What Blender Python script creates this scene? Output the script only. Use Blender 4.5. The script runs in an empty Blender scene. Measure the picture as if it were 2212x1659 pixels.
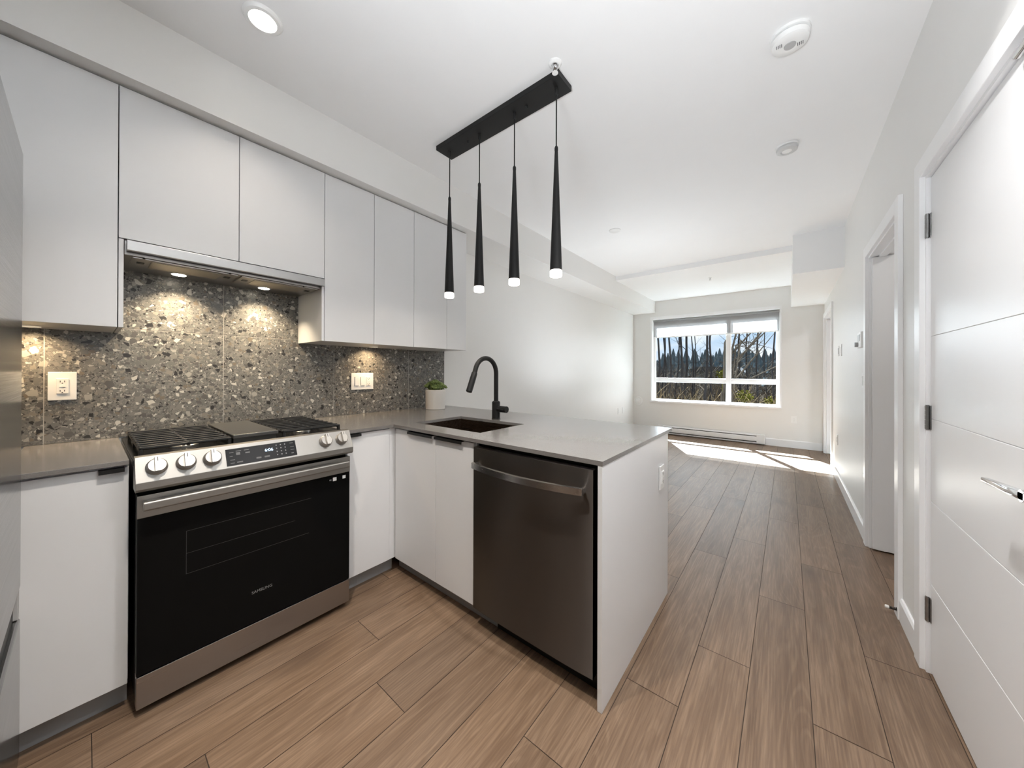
import bpy, bmesh, math, random
from mathutils import Vector, Matrix
PI = math.pi
random.seed(7)
sc = bpy.context.scene
col = sc.collection

# ---------------------------------------------------------------- camera
cam_d = bpy.data.cameras.new('camera')
cam = bpy.data.objects.new('camera', cam_d)
col.objects.link(cam)
sc.camera = cam
YAW, PIT, ROL = 0.6768, 0.0025, 0.0031
fw = Vector((-math.sin(YAW)*math.cos(PIT), math.cos(YAW)*math.cos(PIT), math.sin(PIT)))
rt = Vector((math.cos(YAW), math.sin(YAW), 0))
up = rt.cross(fw)
rt, up = rt*math.cos(ROL) + up*math.sin(ROL), up*math.cos(ROL) - rt*math.sin(ROL)
M = Matrix((rt, up, -fw)).transposed().to_4x4()
M.translation = Vector((0, 0, 1.2626))
cam.matrix_world = M
cam_d.sensor_fit = 'HORIZONTAL'
cam_d.sensor_width = 36
cam_d.lens = 740.264/2212*36
cam_d.shift_y = -29.9544/2212
cam_d.clip_start = 0.02
cam_d.clip_end = 300

# ---------------------------------------------------------------- world, sun, exposure
sc.view_settings.view_transform = 'Standard'
sc.view_settings.look = 'None'
sc.view_settings.exposure = 0.5
sc.view_settings.gamma = 1.0
sc.view_settings.use_curve_mapping = False
try:
    sc.cycles.use_denoising = True
    sc.cycles.max_bounces = 10
    sc.cycles.diffuse_bounces = 7
    sc.cycles.glossy_bounces = 5
    sc.cycles.transparent_max_bounces = 12
    sc.cycles.sample_clamp_indirect = 0
    sc.cycles.caustics_reflective = False
    sc.cycles.caustics_refractive = False
except Exception:
    pass

SKY_STRENGTH = 0.72
SUN_STRENGTH = 82.0
POT_W = 1.7
KITCHEN_FILL_W = 13.0
HALL_FILL_W = 11.5
BOUNCE_FILL_W = 22.0
LIVING_FILL_W = 13.0
SKY_FILL = 12.0
w = bpy.data.worlds.new('world'); sc.world = w; w.use_nodes = True
nt = w.node_tree; nt.nodes.clear()
o_ = nt.nodes.new('ShaderNodeOutputWorld'); bg = nt.nodes.new('ShaderNodeBackground')
tc = nt.nodes.new('ShaderNodeTexCoord'); sx = nt.nodes.new('ShaderNodeSeparateXYZ')
rp = nt.nodes.new('ShaderNodeValToRGB')
nt.links.new(tc.outputs['Generated'], sx.inputs[0]); nt.links.new(sx.outputs['Z'], rp.inputs[0])
e = rp.color_ramp.elements
e[0].position = 0.0; e[0].color = (.80, .88, 1, 1)
e[1].position = 1.0; e[1].color = (.55, .75, 1.0, 1)
q = e.new(.12); q.color = (.50, .74, 1.0, 1)
q = e.new(.45); q.color = (.85, .95, 1.1, 1)
ns = nt.nodes.new('ShaderNodeTexNoise'); ns.inputs['Scale'].default_value = 5; ns.inputs['Detail'].default_value = 6
mp = nt.nodes.new('ShaderNodeMapping'); mp.inputs['Scale'].default_value = (1, 1, 3)
nt.links.new(tc.outputs['Generated'], mp.inputs[0]); nt.links.new(mp.outputs[0], ns.inputs['Vector'])
cr = nt.nodes.new('ShaderNodeValToRGB'); cr.color_ramp.elements[0].position = .48; cr.color_ramp.elements[1].position = .66
nt.links.new(ns.outputs['Fac'], cr.inputs[0])
mx = nt.nodes.new('ShaderNodeMix'); mx.data_type = 'RGBA'
nt.links.new(cr.outputs[0], mx.inputs['Factor']); nt.links.new(rp.outputs[0], mx.inputs['A']); mx.inputs['B'].default_value = (1.15, 1.15, 1.15, 1)
nt.links.new(mx.outputs['Result'], bg.inputs[0]); bg.inputs[1].default_value = SKY_STRENGTH
nt.links.new(bg.outputs[0], o_.inputs[0])

sun_d = bpy.data.lights.new('sun', 'SUN'); sun_d.energy = SUN_STRENGTH; sun_d.angle = .009; sun_d.color = (.80, .93, 1)
sun = bpy.data.objects.new('sun', sun_d); col.objects.link(sun)
SUN_DIR = Vector((.47, -.86, -1)).normalized()
sun.rotation_mode = 'QUATERNION'
sun.rotation_quaternion = SUN_DIR.to_track_quat('-Z', 'Y')
sun.location = (-6, 14, 14)
day_d = bpy.data.lights.new('sky_fill', 'SUN'); day_d.energy = SKY_FILL; day_d.angle = PI*.92; day_d.color = (.90, .96, 1)  # second, very wide sun added to boost daylight through the window
day = bpy.data.objects.new('sky_fill', day_d); col.objects.link(day)
day.rotation_mode = 'QUATERNION'; day.rotation_quaternion = Vector((.12, -1, -.35)).to_track_quat('-Z', 'Y'); day.location = (-2, 16, 12)

def area(name, loc, size, watts, color, direction=(0, 0, -1), spread=PI):
    d = bpy.data.lights.new(name, 'AREA'); d.shape = 'DISK'; d.size = size; d.energy = watts; d.color = color; d.spread = spread
    o = bpy.data.objects.new(name, d); col.objects.link(o); o.location = loc
    o.rotation_mode = 'QUATERNION'; o.rotation_quaternion = Vector(direction).to_track_quat('-Z', 'Y')
    return o

area('bounce_fill', (-.20, -.60, 1.0), .5, BOUNCE_FILL_W, (.90, .95, 1), (.25, 1.05, 1.7), 1.9)  # added fill behind the camera, bounced off the ceiling
area('living_fill', (-1.5, 3.9, .30), .5, LIVING_FILL_W, (.90, .955, 1), (.1, .1, 1), 2.3)  # hidden fill added behind the peninsula to lift the living room ceiling
area('bath_fill', (1.5, 2.9, 2.7), .4, 9, (1, .97, .93))  # unseen light added to brighten the middle side room
area('bedroom_fill', (1.9, 5.6, 2.7), .5, 25, (.95, .97, 1))  # unseen fill added for the far side room and its doorway

# ---------------------------------------------------------------- materials
MATS = {}
class NT:
    def __init__(s, name):
        s.m = bpy.data.materials.new(name); s.m.use_nodes = True
        s.t = s.m.node_tree; s.t.nodes.clear()
        s.out = s.n('ShaderNodeOutputMaterial'); s.p = s.n('ShaderNodeBsdfPrincipled')
        s.l(s.p.outputs[0], s.out.inputs[0]); MATS[name] = s.m
    def n(s, k, **kw):
        x = s.t.nodes.new(k)
        for a, b in kw.items(): setattr(x, a, b)
        return x
    def l(s, a, b): s.t.links.new(a, b)
    def math(s, op, a, b=None, c=None):
        x = s.n('ShaderNodeMath', operation=op)
        for i, v in enumerate((a, b, c)):
            if v is None: continue
            if isinstance(v, (int, float)): x.inputs[i].default_value = v
            else: s.l(v, x.inputs[i])
        return x.outputs[0]
    def mix(s, f, a, b, bt='MIX'):
        x = s.n('ShaderNodeMix', data_type='RGBA', blend_type=bt)
        for k, v in (('Factor', f), ('A', a), ('B', b)):
            i = [q for q in x.inputs if q.name == k and (q.type == ('VALUE' if k == 'Factor' else 'RGBA'))][0]
            if isinstance(v, (int, float)): i.default_value = v
            elif isinstance(v, tuple): i.default_value = v if len(v) == 4 else v + (1,)
            else: s.l(v, i)
        return [q for q in x.outputs if q.type == 'RGBA'][0]
    def ramp(s, f, stops, interp='LINEAR'):
        x = s.n('ShaderNodeValToRGB'); x.color_ramp.interpolation = interp
        el = x.color_ramp.elements
        while len(el) > 1: el.remove(el[-1])
        el[0].position = stops[0][0]; el[0].color = stops[0][1] + (1,)
        for p_, c_ in stops[1:]:
            k = el.new(p_); k.color = c_ + (1,)
        s.l(f, x.inputs[0]); return x.outputs[0]
    def noise(s, vec, scale, detail=4, rough=.5, dist=0):
        x = s.n('ShaderNodeTexNoise'); x.inputs['Scale'].default_value = scale; x.inputs['Detail'].default_value = detail
        x.inputs['Roughness'].default_value = rough; x.inputs['Distortion'].default_value = dist
        if vec is not None: s.l(vec, x.inputs['Vector'])
        return x.outputs['Fac']
    def pos(s, scale=(1, 1, 1), off=None):
        g = s.n('ShaderNodeNewGeometry'); m = s.n('ShaderNodeMapping'); m.inputs['Scale'].default_value = scale
        s.l(g.outputs['Position'], m.inputs[0])
        if off is not None: s.l(off, m.inputs['Location'])
        return m.outputs[0]
    def bump(s, h, strength=.2, dist=.002):
        b = s.n('ShaderNodeBump'); b.inputs['Strength'].default_value = strength; b.inputs['Distance'].default_value = dist
        s.l(h, b.inputs['Height']); s.l(b.outputs[0], s.p.inputs['Normal'])

def pmat(name, color, rough=.5, metal=0, spec=.5, bump=None, coat=0, emis=None, var=0):
    t = NT(name); p = t.p
    p.inputs['Base Color'].default_value = color + (1,); p.inputs['Roughness'].default_value = rough
    p.inputs['Metallic'].default_value = metal; p.inputs['Specular IOR Level'].default_value = spec
    if coat: p.inputs['Coat Weight'].default_value = coat; p.inputs['Coat Roughness'].default_value = .05
    if emis: p.inputs['Emission Color'].default_value = emis[0] + (1,); p.inputs['Emission Strength'].default_value = emis[1]
    if var:
        f = t.noise(t.pos(), 6, 3)
        a = tuple(c*(1-var) for c in color); b = tuple(min(1, c*(1+var)) for c in color)
        t.l(t.mix(f, a, b), p.inputs['Base Color'])
    if bump:
        t.bump(t.noise(t.pos(), bump[0], 3), bump[1], bump[2] if len(bump) > 2 else .001)
    return t.m

pmat('wall_paint', (.80, .795, .78), .42, spec=.35, bump=(180, .08), var=.01)
pmat('hall_shade', (.20, .19, .18), .7, var=.02)  # darkened to stand for an unlit hall
pmat('ceiling_paint', (.86, .86, .86), .8, spec=.2, bump=(140, .1), var=.01)
pmat('trim_paint', (.86, .86, .865), .3, spec=.45, var=.01)
pmat('door_paint', (.80, .80, .805), .32, spec=.45, bump=(30, .05), var=.01)
pmat('cabinet_white', (.74, .743, .752), .3, spec=.4, var=.008)
pmat('toe_grey', (.30, .305, .31), .5, var=.03)
pmat('white_plastic', (.84, .84, .83), .35, var=.01)
pmat('grey_plastic', (.42, .42, .42), .4, var=.02)
pmat('gap_shade_grey', (.16, .16, .155), .6, var=.03)
pmat('ring_shade_grey', (.60, .60, .595), .4, var=.02)
pmat('dark_slot', (.03, .03, .03), .6, var=.05)
pmat('black_metal', (.014, .014, .014), .42, spec=.22, bump=(300, .1), var=.05)
pmat('black_gloss', (.006, .006, .006), .07, spec=.05, var=.05)
pmat('black_enamel', (.010, .010, .010), .2, spec=.2, var=.05)
pmat('cast_iron', (.014, .014, .014), .42, spec=.3, bump=(500, .25), var=.1)
pmat('griddle_iron', (.05, .05, .048), .3, spec=.5, bump=(400, .1), var=.06)
pmat('burner_alu', (.45, .44, .42), .3, metal=.8, var=.05)
pmat('chrome', (.75, .75, .76), .08, metal=1, var=.02)
pmat('hinge_metal', (.35, .35, .35), .3, metal=1, bump=(400, .3), var=.05)
pmat('frame_vinyl', (.88, .88, .88), .35, var=.01)
pmat('pot_ceramic', (.72, .69, .65), .5, bump=(60, .1), var=.03)
pmat('soil', (.05, .03, .02), .9, bump=(120, .8), var=.4)
pmat('heater_white', (.80, .80, .80), .4, var=.01)
pmat('lens_warm', (.9, .9, .9), .4, emis=((1, .93, .80), 9.0))
pmat('lens_puck', (.9, .9, .9), .4, emis=((1, .85, .6), .25))
pmat('lens_hood', (.9, .9, .9), .4, emis=((1, .90, .72), 12.0))
pmat('lens_pendant', (.9, .88, .85), .3, emis=((1, .92, .82), 3.5))
pmat('clock_led', (.02, .02, .03), .3, emis=((.55, .75, 1.0), 2.5))
pmat('legend_grey', (.25, .25, .25), .5, var=.05)
pmat('legend_dark2', (.10, .10, .10), .5, var=.05)
pmat('legend_dark', (.045, .045, .047), .4, var=.05)
pmat('rubber_white', (.8, .78, .74), .6, var=.03)

def steel(name, color, rough, axis, aniso=.4, wav=0, grain=.03):
    t = NT(name); p = t.p
    p.inputs['Metallic'].default_value = 1; p.inputs['Roughness'].default_value = rough
    s_ = {'y': (400, 3, 400), 'x': (3, 400, 400), 'z': (400, 400, 3)}[axis]
    g = t.noise(t.pos(s_), 1, 3)
    t.l(t.mix(g, tuple(c*(1-grain) for c in color), tuple(c*(1+grain) for c in color)), p.inputs['Base Color'])
    t.l(t.math('MULTIPLY_ADD', g, .12, rough-.06), p.inputs['Roughness'])
    if wav:
        t.bump(t.noise(t.pos((2.6, 2.6, .55)), 1.6, 1.5), wav, .06)
    return t.m
steel('steel', (.31, .30, .285), .46, 'y')
steel('steel_knob', (.42, .40, .375), .40, 'y')
steel('steel_hood', (.46, .455, .45), .32, 'y')
pmat('display_glass', (.008, .008, .009), .3, spec=.12, var=.05)
steel('steel_dark', (.36, .345, .335), .30, 'y')
steel('steel_dishwasher', (.150, .139, .132), .37, 'x')
t_ = MATS['steel_dishwasher'].node_tree; p_ = [q for q in t_.nodes if q.type == 'BSDF_PRINCIPLED'][0]
tg_ = t_.nodes.new('ShaderNodeTangent'); tg_.direction_type = 'UV_MAP'; t_.links.new(tg_.outputs[0], p_.inputs['Tangent'])
p_.inputs['Anisotropic'].default_value = 1.0; p_.inputs['Anisotropic Rotation'].default_value = .25
steel('steel_fridge', (.33, .335, .34), .22, 'x', grain=.02)
steel('steel_sink', (.22, .17, .135), .28, 'x')
steel('steel_bar', (.62, .60, .58), .25, 'x')

# wood floor
t = NT('floor_wood'); p = t.p
at = t.n('ShaderNodeAttribute', attribute_name='plank'); pl = at.outputs['Fac']
cb = t.n('ShaderNodeCombineXYZ')
t.l(t.math('MULTIPLY', pl, 53.0), cb.inputs[0]); t.l(t.math('MULTIPLY', pl, 91.0), cb.inputs[1]); t.l(t.math('MULTIPLY', pl, 17.0), cb.inputs[2])
broad = t.noise(t.pos((7.5, .75, 1), cb.outputs[0]), 1, 2, .45, .35)
ring = t.math('SINE', t.math('MULTIPLY', broad, 105))
fine = t.noise(t.pos((170, 5, 1), cb.outputs[0]), 1, 5, .6)
mid = t.noise(t.pos((16, 1.6, 1), cb.outputs[0]), 1, 4, .55, .4)
vo = t.n('ShaderNodeTexVoronoi'); vo.inputs['Scale'].default_value = 1; t.l(t.pos((2.6, 1.15, 1), cb.outputs[0]), vo.inputs['Vector'])
knot = t.ramp(vo.outputs['Distance'], [(0, (1, 1, 1)), (.06, (.65, .65, .65)), (.20, (0, 0, 0))])
base = t.ramp(mid, [(.25, (.145, .091, .056)), (.5, (.205, .136, .088)), (.75, (.255, .174, .116))])
c1 = t.mix(t.math('MULTIPLY', t.ramp(ring, [(.35, (0, 0, 0)), (1, (1, 1, 1))]), .26), base, (.31, .22, .152))
c2 = t.mix(t.math('MULTIPLY', t.ramp(fine, [(.42, (1, 1, 1)), (.62, (0, 0, 0))]), .44), c1, (.085, .05, .031))
c3 = t.mix(t.math('MULTIPLY', knot, .75), c2, (.085, .055, .038))
c4 = t.mix(1.0, c3, t.ramp(pl, [(0, (.86, .86, .87)), (.5, (1, 1, 1)), (1, (1.10, 1.08, 1.05))]), 'MULTIPLY')
t.l(c4, p.inputs['Base Color'])
t.l(t.math('MULTIPLY_ADD', fine, .18, .34), p.inputs['Roughness']); p.inputs['Specular IOR Level'].default_value = .4
t.bump(t.math('ADD', fine, t.math('MULTIPLY', ring, .12)), .16, .0012)
pmat('floor_gap', (.045, .03, .02), .8, var=.1)

# terrazzo backsplash: stone chips in grey cement
t = NT('terrazzo'); p = t.p
P0 = t.pos((1, 1, 1))
dn = t.n('ShaderNodeTexNoise'); dn.inputs['Scale'].default_value = 28; dn.inputs['Detail'].default_value = 2; t.l(P0, dn.inputs['Vector'])
va = t.n('ShaderNodeVectorMath', operation='MULTIPLY_ADD'); t.l(dn.outputs['Color'], va.inputs[0]); va.inputs[1].default_value = (.016, .016, .016); t.l(P0, va.inputs[2])
PW = va.outputs[0]
def chips(scale, thr, seed):
    m_ = t.n('ShaderNodeMapping'); m_.inputs['Location'].default_value = (seed, seed*1.7, seed*.6); t.l(PW, m_.inputs[0])
    v1 = t.n('ShaderNodeTexVoronoi', feature='F1'); v1.inputs['Scale'].default_value = scale; t.l(m_.outputs[0], v1.inputs['Vector'])
    v2 = t.n('ShaderNodeTexVoronoi', feature='DISTANCE_TO_EDGE'); v2.inputs['Scale'].default_value = scale; t.l(m_.outputs[0], v2.inputs['Vector'])
    sep = t.n('ShaderNodeSeparateColor'); t.l(v1.outputs['Color'], sep.inputs[0])
    inside = t.ramp(v2.outputs['Distance'], [(thr, (0, 0, 0)), (thr+.03, (1, 1, 1))])
    return sep, inside
cem = t.ramp(t.noise(P0, 90, 5, .65), [(.3, (.115, .113, .107)), (.7, (.175, .171, .160))])
def layer(prev, scale, thr, seed, lo, stops):
    sep, ins = chips(scale, thr, seed)
    sel = t.math('GREATER_THAN', sep.outputs[0], lo)
    colr = t.ramp(sep.outputs[1], stops, 'CONSTANT')
    return t.mix(t.math('MULTIPLY', ins, sel), prev, colr)
pal = [(0, (.14, .136, .127)), (.22, (.19, .182, .165)), (.38, (.095, .092, .086)), (.52, (.22, .205, .175)), (.64, (.022, .021, .020)), (.74, (.16, .133, .105)), (.82, (.33, .315, .28)), (.90, (.52, .50, .45))]
palf = [(0, (.14, .136, .127)), (.28, (.185, .178, .163)), (.48, (.085, .082, .077)), (.64, (.24, .226, .198)), (.78, (.028, .027, .025)), (.87, (.36, .345, .31))]
cc = layer(cem, 190, .07, 3.1, .35, palf)
cc = layer(cc, 105, .07, 8.4, .45, palf)
cc = layer(cc, 62, .07, 1.3, .62, pal)
cc = layer(cc, 40, .09, 5.9, .82, pal)
t.l(cc, p.inputs['Base Color']); p.inputs['Roughness'].default_value = .30; p.inputs['Specular IOR Level'].default_value = .45
pmat('grout', (.42, .40, .37), .8, var=.04)

# quartz worktop
t = NT('quartz'); p = t.p
f = t.noise(t.pos(), 320, 4, .7)
t.l(t.ramp(f, [(.3, (.155, .146, .138)), (.7, (.215, .203, .193))]), p.inputs['Base Color'])
p.inputs['Roughness'].default_value = .17; p.inputs['Specular IOR Level'].default_value = .55

# hood mesh filter
t = NT('filter_mesh'); p = t.p
p.inputs['Metallic'].default_value = .9; p.inputs['Roughness'].default_value = .42
wv = t.n('ShaderNodeTexWave', bands_direction='Y'); wv.inputs['Scale'].default_value = 120; t.l(t.pos(), wv.inputs['Vector'])
t.l(t.mix(wv.outputs['Fac'], (.22, .20, .17), (.48, .45, .40)), p.inputs['Base Color'])

# window glass: clear sheet with a faint reflection
t = NT('window_glass')
tr = t.n('ShaderNodeBsdfTransparent'); gl = t.n('ShaderNodeBsdfGlossy'); gl.inputs['Roughness'].default_value = .02
lw = t.n('ShaderNodeFresnel'); lw.inputs['IOR'].default_value = 1.35
ms = t.n('ShaderNodeMixShader'); t.l(t.math('MULTIPLY', lw.outputs[0], .2), ms.inputs[0]); t.l(tr.outputs[0], ms.inputs[1]); t.l(gl.outputs[0], ms.inputs[2])
tr.inputs[0].default_value = (.97, .98, .98, 1)
t.l(ms.outputs[0], t.out.inputs[0])

# roller blind cloth: lets light through
t = NT('blind_cloth')
df = t.n('ShaderNodeBsdfDiffuse'); tl = t.n('ShaderNodeBsdfTranslucent'); tp = t.n('ShaderNodeBsdfTransparent')
cw = t.ramp(t.noise(t.pos((900, 1, 900)), 1, 2), [(.3, (.52, .52, .53)), (.7, (.60, .60, .61))])
t.l(cw, df.inputs[0]); t.l(t.ramp(t.noise(t.pos((900, 1, 900)), 1, 2), [(.3, (.50, .50, .50)), (.7, (.60, .60, .60))]), tl.inputs[0])
m1 = t.n('ShaderNodeMixShader'); m1.inputs[0].default_value = .5; t.l(df.outputs[0], m1.inputs[1]); t.l(tl.outputs[0], m1.inputs[2])
m2 = t.n('ShaderNodeMixShader'); m2.inputs[0].default_value = .22; t.l(m1.outputs[0], m2.inputs[1]); t.l(tp.outputs[0], m2.inputs[2])
t.l(m2.outputs[0], t.out.inputs[0])

# outdoors
def bark(name, a, b):
    t = NT(name); f = t.noise(t.pos((9, 9, 1.6)), 1.5, 6, .7)
    t.l(t.ramp(f, [(.3, a), (.7, b)]), t.p.inputs['Base Color']); t.p.inputs['Roughness'].default_value = .9; t.p.inputs['Specular IOR Level'].default_value = 0
    t.bump(f, .6, .05)
bark('bark', (.016, .0145, .0145), (.045, .042, .044))
bark('twig', (.025, .020, .016), (.075, .062, .050))
bark('brush', (.045, .031, .017), (.20, .150, .088))
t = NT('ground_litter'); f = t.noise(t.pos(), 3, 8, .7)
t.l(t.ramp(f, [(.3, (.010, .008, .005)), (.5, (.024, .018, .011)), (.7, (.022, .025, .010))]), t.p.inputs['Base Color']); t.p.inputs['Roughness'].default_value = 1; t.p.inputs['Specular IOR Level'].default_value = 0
t = NT('leaf_yellow'); f = t.noise(t.pos(), 9, 4)
t.l(t.ramp(f, [(.3, (.024, .024, .006)), (.7, (.075, .070, .013))]), t.p.inputs['Base Color']); t.p.inputs['Roughness'].default_value = .8; t.p.inputs['Specular IOR Level'].default_value = 0
t = NT('leaf_haze'); f = t.noise(t.pos(), 2, 6, .7)
t.l(t.ramp(f, [(.3, (.030, .040, .046)), (.7, (.072, .086, .094))]), t.p.inputs['Base Color']); t.p.inputs['Roughness'].default_value = .9; t.p.inputs['Specular IOR Level'].default_value = 0  # distance haze put into the leaf colour as pale blue-grey
t = NT('leaf_succulent'); f = t.noise(t.pos(), 60, 3)
t.l(t.ramp(f, [(.3, (.05, .09, .02)), (.55, (.17, .23, .06)), (.75, (.36, .42, .17))]), t.p.inputs['Base Color']); t.p.inputs['Roughness'].default_value = .45
pmat('far_wall', (.10, .105, .11), .8, var=.05)
pmat('far_roof', (.055, .056, .06), 1, spec=0, var=.05)

# ---------------------------------------------------------------- builders
class MB:
    def __init__(s): s.b = bmesh.new()
    def _add(s, verts, faces, mi=0):
        vs = [s.b.verts.new(v) for v in verts]
        for f in faces:
            try:
                q = s.b.faces.new([vs[i] for i in f]); q.material_index = mi
            except ValueError: pass
        return vs
    def box(s, x0, x1, y0, y1, z0, z1, bev=0, mi=0, seg=2):
        if x0 > x1: x0, x1 = x1, x0
        if y0 > y1: y0, y1 = y1, y0
        if z0 > z1: z0, z1 = z1, z0
        v = s._add([(x, y, z) for x in (x0, x1) for y in (y0, y1) for z in (z0, z1)],
                   [(0, 1, 3, 2), (4, 6, 7, 5), (0, 4, 5, 1), (2, 3, 7, 6), (0, 2, 6, 4), (1, 5, 7, 3)], mi)
        if bev:
            es = list({e_ for q in v for e_ in q.link_edges})
            r = bmesh.ops.bevel(s.b, geom=es, offset=min(bev, .49*min(x1-x0, y1-y0, z1-z0)), segments=seg, affect='EDGES', profile=.5)
            for f in r['faces']: f.material_index = mi
        return s
    def prism(s, pts, axis, a, b, mi=0, bev=0):
        def P(u, v_, w_):
            return {'x': (w_, u, v_), 'y': (u, w_, v_), 'z': (u, v_, w_)}[axis]
        n = len(pts)
        v = s._add([P(u, v_, a) for u, v_ in pts] + [P(u, v_, b) for u, v_ in pts],
                   [tuple(range(n-1, -1, -1)), tuple(range(n, 2*n))] + [(i, (i+1) % n, n+(i+1) % n, n+i) for i in range(n)], mi)
        if bev:
            es = list({e_ for q in v for e_ in q.link_edges})
            bmesh.ops.bevel(s.b, geom=es, offset=bev, segments=2, affect='EDGES', profile=.5)
        return s
    def lathe(s, prof, c, axis=(0, 0, 1), n=32, mi=0, cap=True):
        ax = Vector(axis).normalized(); a = ax.orthogonal().normalized(); b_ = ax.cross(a); c = Vector(c)
        vs = []
        for r, h in prof:
            for i in range(n):
                th = 2*PI*i/n
                vs.append(c + ax*h + (a*math.cos(th) + b_*math.sin(th))*max(r, 1e-5))
        fs = []
        for k in range(len(prof)-1):
            for i in range(n):
                j = (i+1) % n
                fs.append((k*n+i, k*n+j, (k+1)*n+j, (k+1)*n+i))
        if cap:
            fs.append(tuple(range(n-1, -1, -1))); fs.append(tuple(range((len(prof)-1)*n, len(prof)*n)))
        s._add(vs, fs, mi); return s
    def cyl(s, p0, p1, r, r1=None, n=24, mi=0):
        p0 = Vector(p0); p1 = Vector(p1); d = p1-p0
        return s.lathe([(r, 0), (r if r1 is None else r1, d.length)], p0, d, n, mi)
    def tube(s, pts, rad, n=16, mi=0, squash=None):
        pts = [Vector(q) for q in pts]; N = len(pts)
        rs = rad if isinstance(rad, (list, tuple)) else [rad]*N
        t0 = (pts[1]-pts[0]).normalized(); a = t0.orthogonal().normalized()
        vs = []
        for k in range(N):
            tg = (pts[min(k+1, N-1)] - pts[max(k-1, 0)]).normalized()
            a = (a - tg*a.dot(tg)).normalized(); b_ = tg.cross(a)
            for i in range(n):
                th = 2*PI*i/n
                vs.append(pts[k] + (a*math.cos(th) + b_*math.sin(th))*rs[k])
        fs = [(k*n+i, k*n+(i+1) % n, (k+1)*n+(i+1) % n, (k+1)*n+i) for k in range(N-1) for i in range(n)]
        fs += [tuple(range(n-1, -1, -1)), tuple(range((N-1)*n, N*n))]
        s._add(vs, fs, mi); return s
    def build(s, name, mats, parent=None, smooth=None, recenter=True):
        bmesh.ops.recalc_face_normals(s.b, faces=s.b.faces[:])
        me = bpy.data.meshes.new(name)
        off = Vector((0, 0, 0))
        if parent is None:
            if recenter:
                xs = [v.co for v in s.b.verts]
                off = Vector(((min(v.x for v in xs)+max(v.x for v in xs))/2, (min(v.y for v in xs)+max(v.y for v in xs))/2, min(v.z for v in xs)))
        else:
            q = parent
            while q is not None: off = off + q.location; q = q.parent
        bmesh.ops.translate(s.b, verts=s.b.verts[:], vec=-off)
        if smooth:
            for f in s.b.faces: f.smooth = True
            for e_ in s.b.edges:
                if len(e_.link_faces) == 2 and e_.calc_face_angle(0) > math.radians(smooth): e_.smooth = False
        s.b.to_mesh(me); s.b.free()
        for m_ in (mats if isinstance(mats, (list, tuple)) else [mats]): me.materials.append(MATS[m_])
        o = bpy.data.objects.new(name, me); col.objects.link(o)
        if parent is not None: o.parent = parent
        else: o.location = off
        return o

def thing(name, label, cat, loc, group=None, kind=None):
    o = bpy.data.objects.new(name, None); col.objects.link(o); o.location = loc; o.empty_display_size = .1
    return tag(o, label, cat, group, kind)
def tag(o, label=None, cat=None, group=None, kind=None):
    if label: o['label'] = label
    if cat: o['category'] = cat
    if group: o['group'] = group
    if kind: o['kind'] = kind
    return o
def lab(o, text): o['label'] = text; return o
def struct(name, mb, mats, label=None, cat=None, smooth=None):
    o = mb.build(name, mats, smooth=smooth)
    return tag(o, label, cat, kind='structure')
def copy_tree(o, parent=None):
    c = o.copy(); col.objects.link(c)
    if parent is not None: c.parent = parent
    for ch in list(o.children): copy_tree(ch, c)
    return c

# ---------------------------------------------------------------- room measures
XW = -2.566      # left wall
XR = .459        # right wall
YF = 7.366       # window wall
YB = -1.75       # wall behind the camera
ZC = 2.768       # ceiling
PW_ = .1955      # plank width
PL_ = 1.32       # plank length

# floor planks
joints = {}
def row(x): return round((x-.0725)/PW_ - .5)
for x, y in [(.17, 1.64), (.37, 2.175), (-.02, 2.39), (-.22, 1.777), (-.41, 1.402), (-.6, 2.275), (-1.2, .743), (-1.59, .866), (-1.78, .018), (-1.39, .251), (-1., 1.45), (-.8, .62), (.56, 3.083)]:
    joints[row(x)] = y
fb = MB()
lay = fb.b.faces.layers.float.new('plank')
fb.box(-2.8, 3.2, YB-.1, YF+.05, -.06, -.0025, mi=1)
rng = random.Random(3)
for r in range(row(-2.75), row(3.1)+1):
    x0 = .0725 + r*PW_; x1 = x0+PW_
    j = joints.get(r, rng.uniform(0, PL_))
    y = j - PL_*math.ceil((j-YB+.1)/PL_)
    while y < YF:
        g = .0013
        a0, b0 = max(y, YB-.05)+g, min(y+PL_, YF+.03)-g
        if b0 > a0+.02:
            vs = [fb.b.verts.new(q) for q in ((x0+g, a0, 0), (x1-g, a0, 0), (x1-g, b0, 0), (x0+g, b0, 0))]
            f = fb.b.faces.new(vs); f.material_index = 0; f[lay] = rng.random()
        y += PL_
fb.b.normal_update()
struct('floor', fb, ['floor_wood', 'floor_gap'], 'brown oak plank floor', 'floor')

# ceiling
struct('ceiling', MB().box(-2.8, 3.2, YB-.1, YF+.4, ZC, ZC+.1), 'ceiling_paint', 'white flat ceiling', 'ceiling')
struct('trim_1', MB().box(XW-.008, -2.1243, YB, YF, 2.4733, ZC), 'wall_paint', 'long white bulkhead over the kitchen cabinets', 'bulkhead')
struct('trim_2', MB().box(-2.1243, .0459, 5.267, YF, 2.7015, ZC), 'ceiling_paint', 'shallow dropped ceiling panel in front of the window', 'dropped ceiling')
struct('trim_3', MB().box(.0459, XR, 4.881, YF, 2.340, ZC), 'ceiling_paint', 'boxed soffit in the right ceiling corner', 'soffit')

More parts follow.
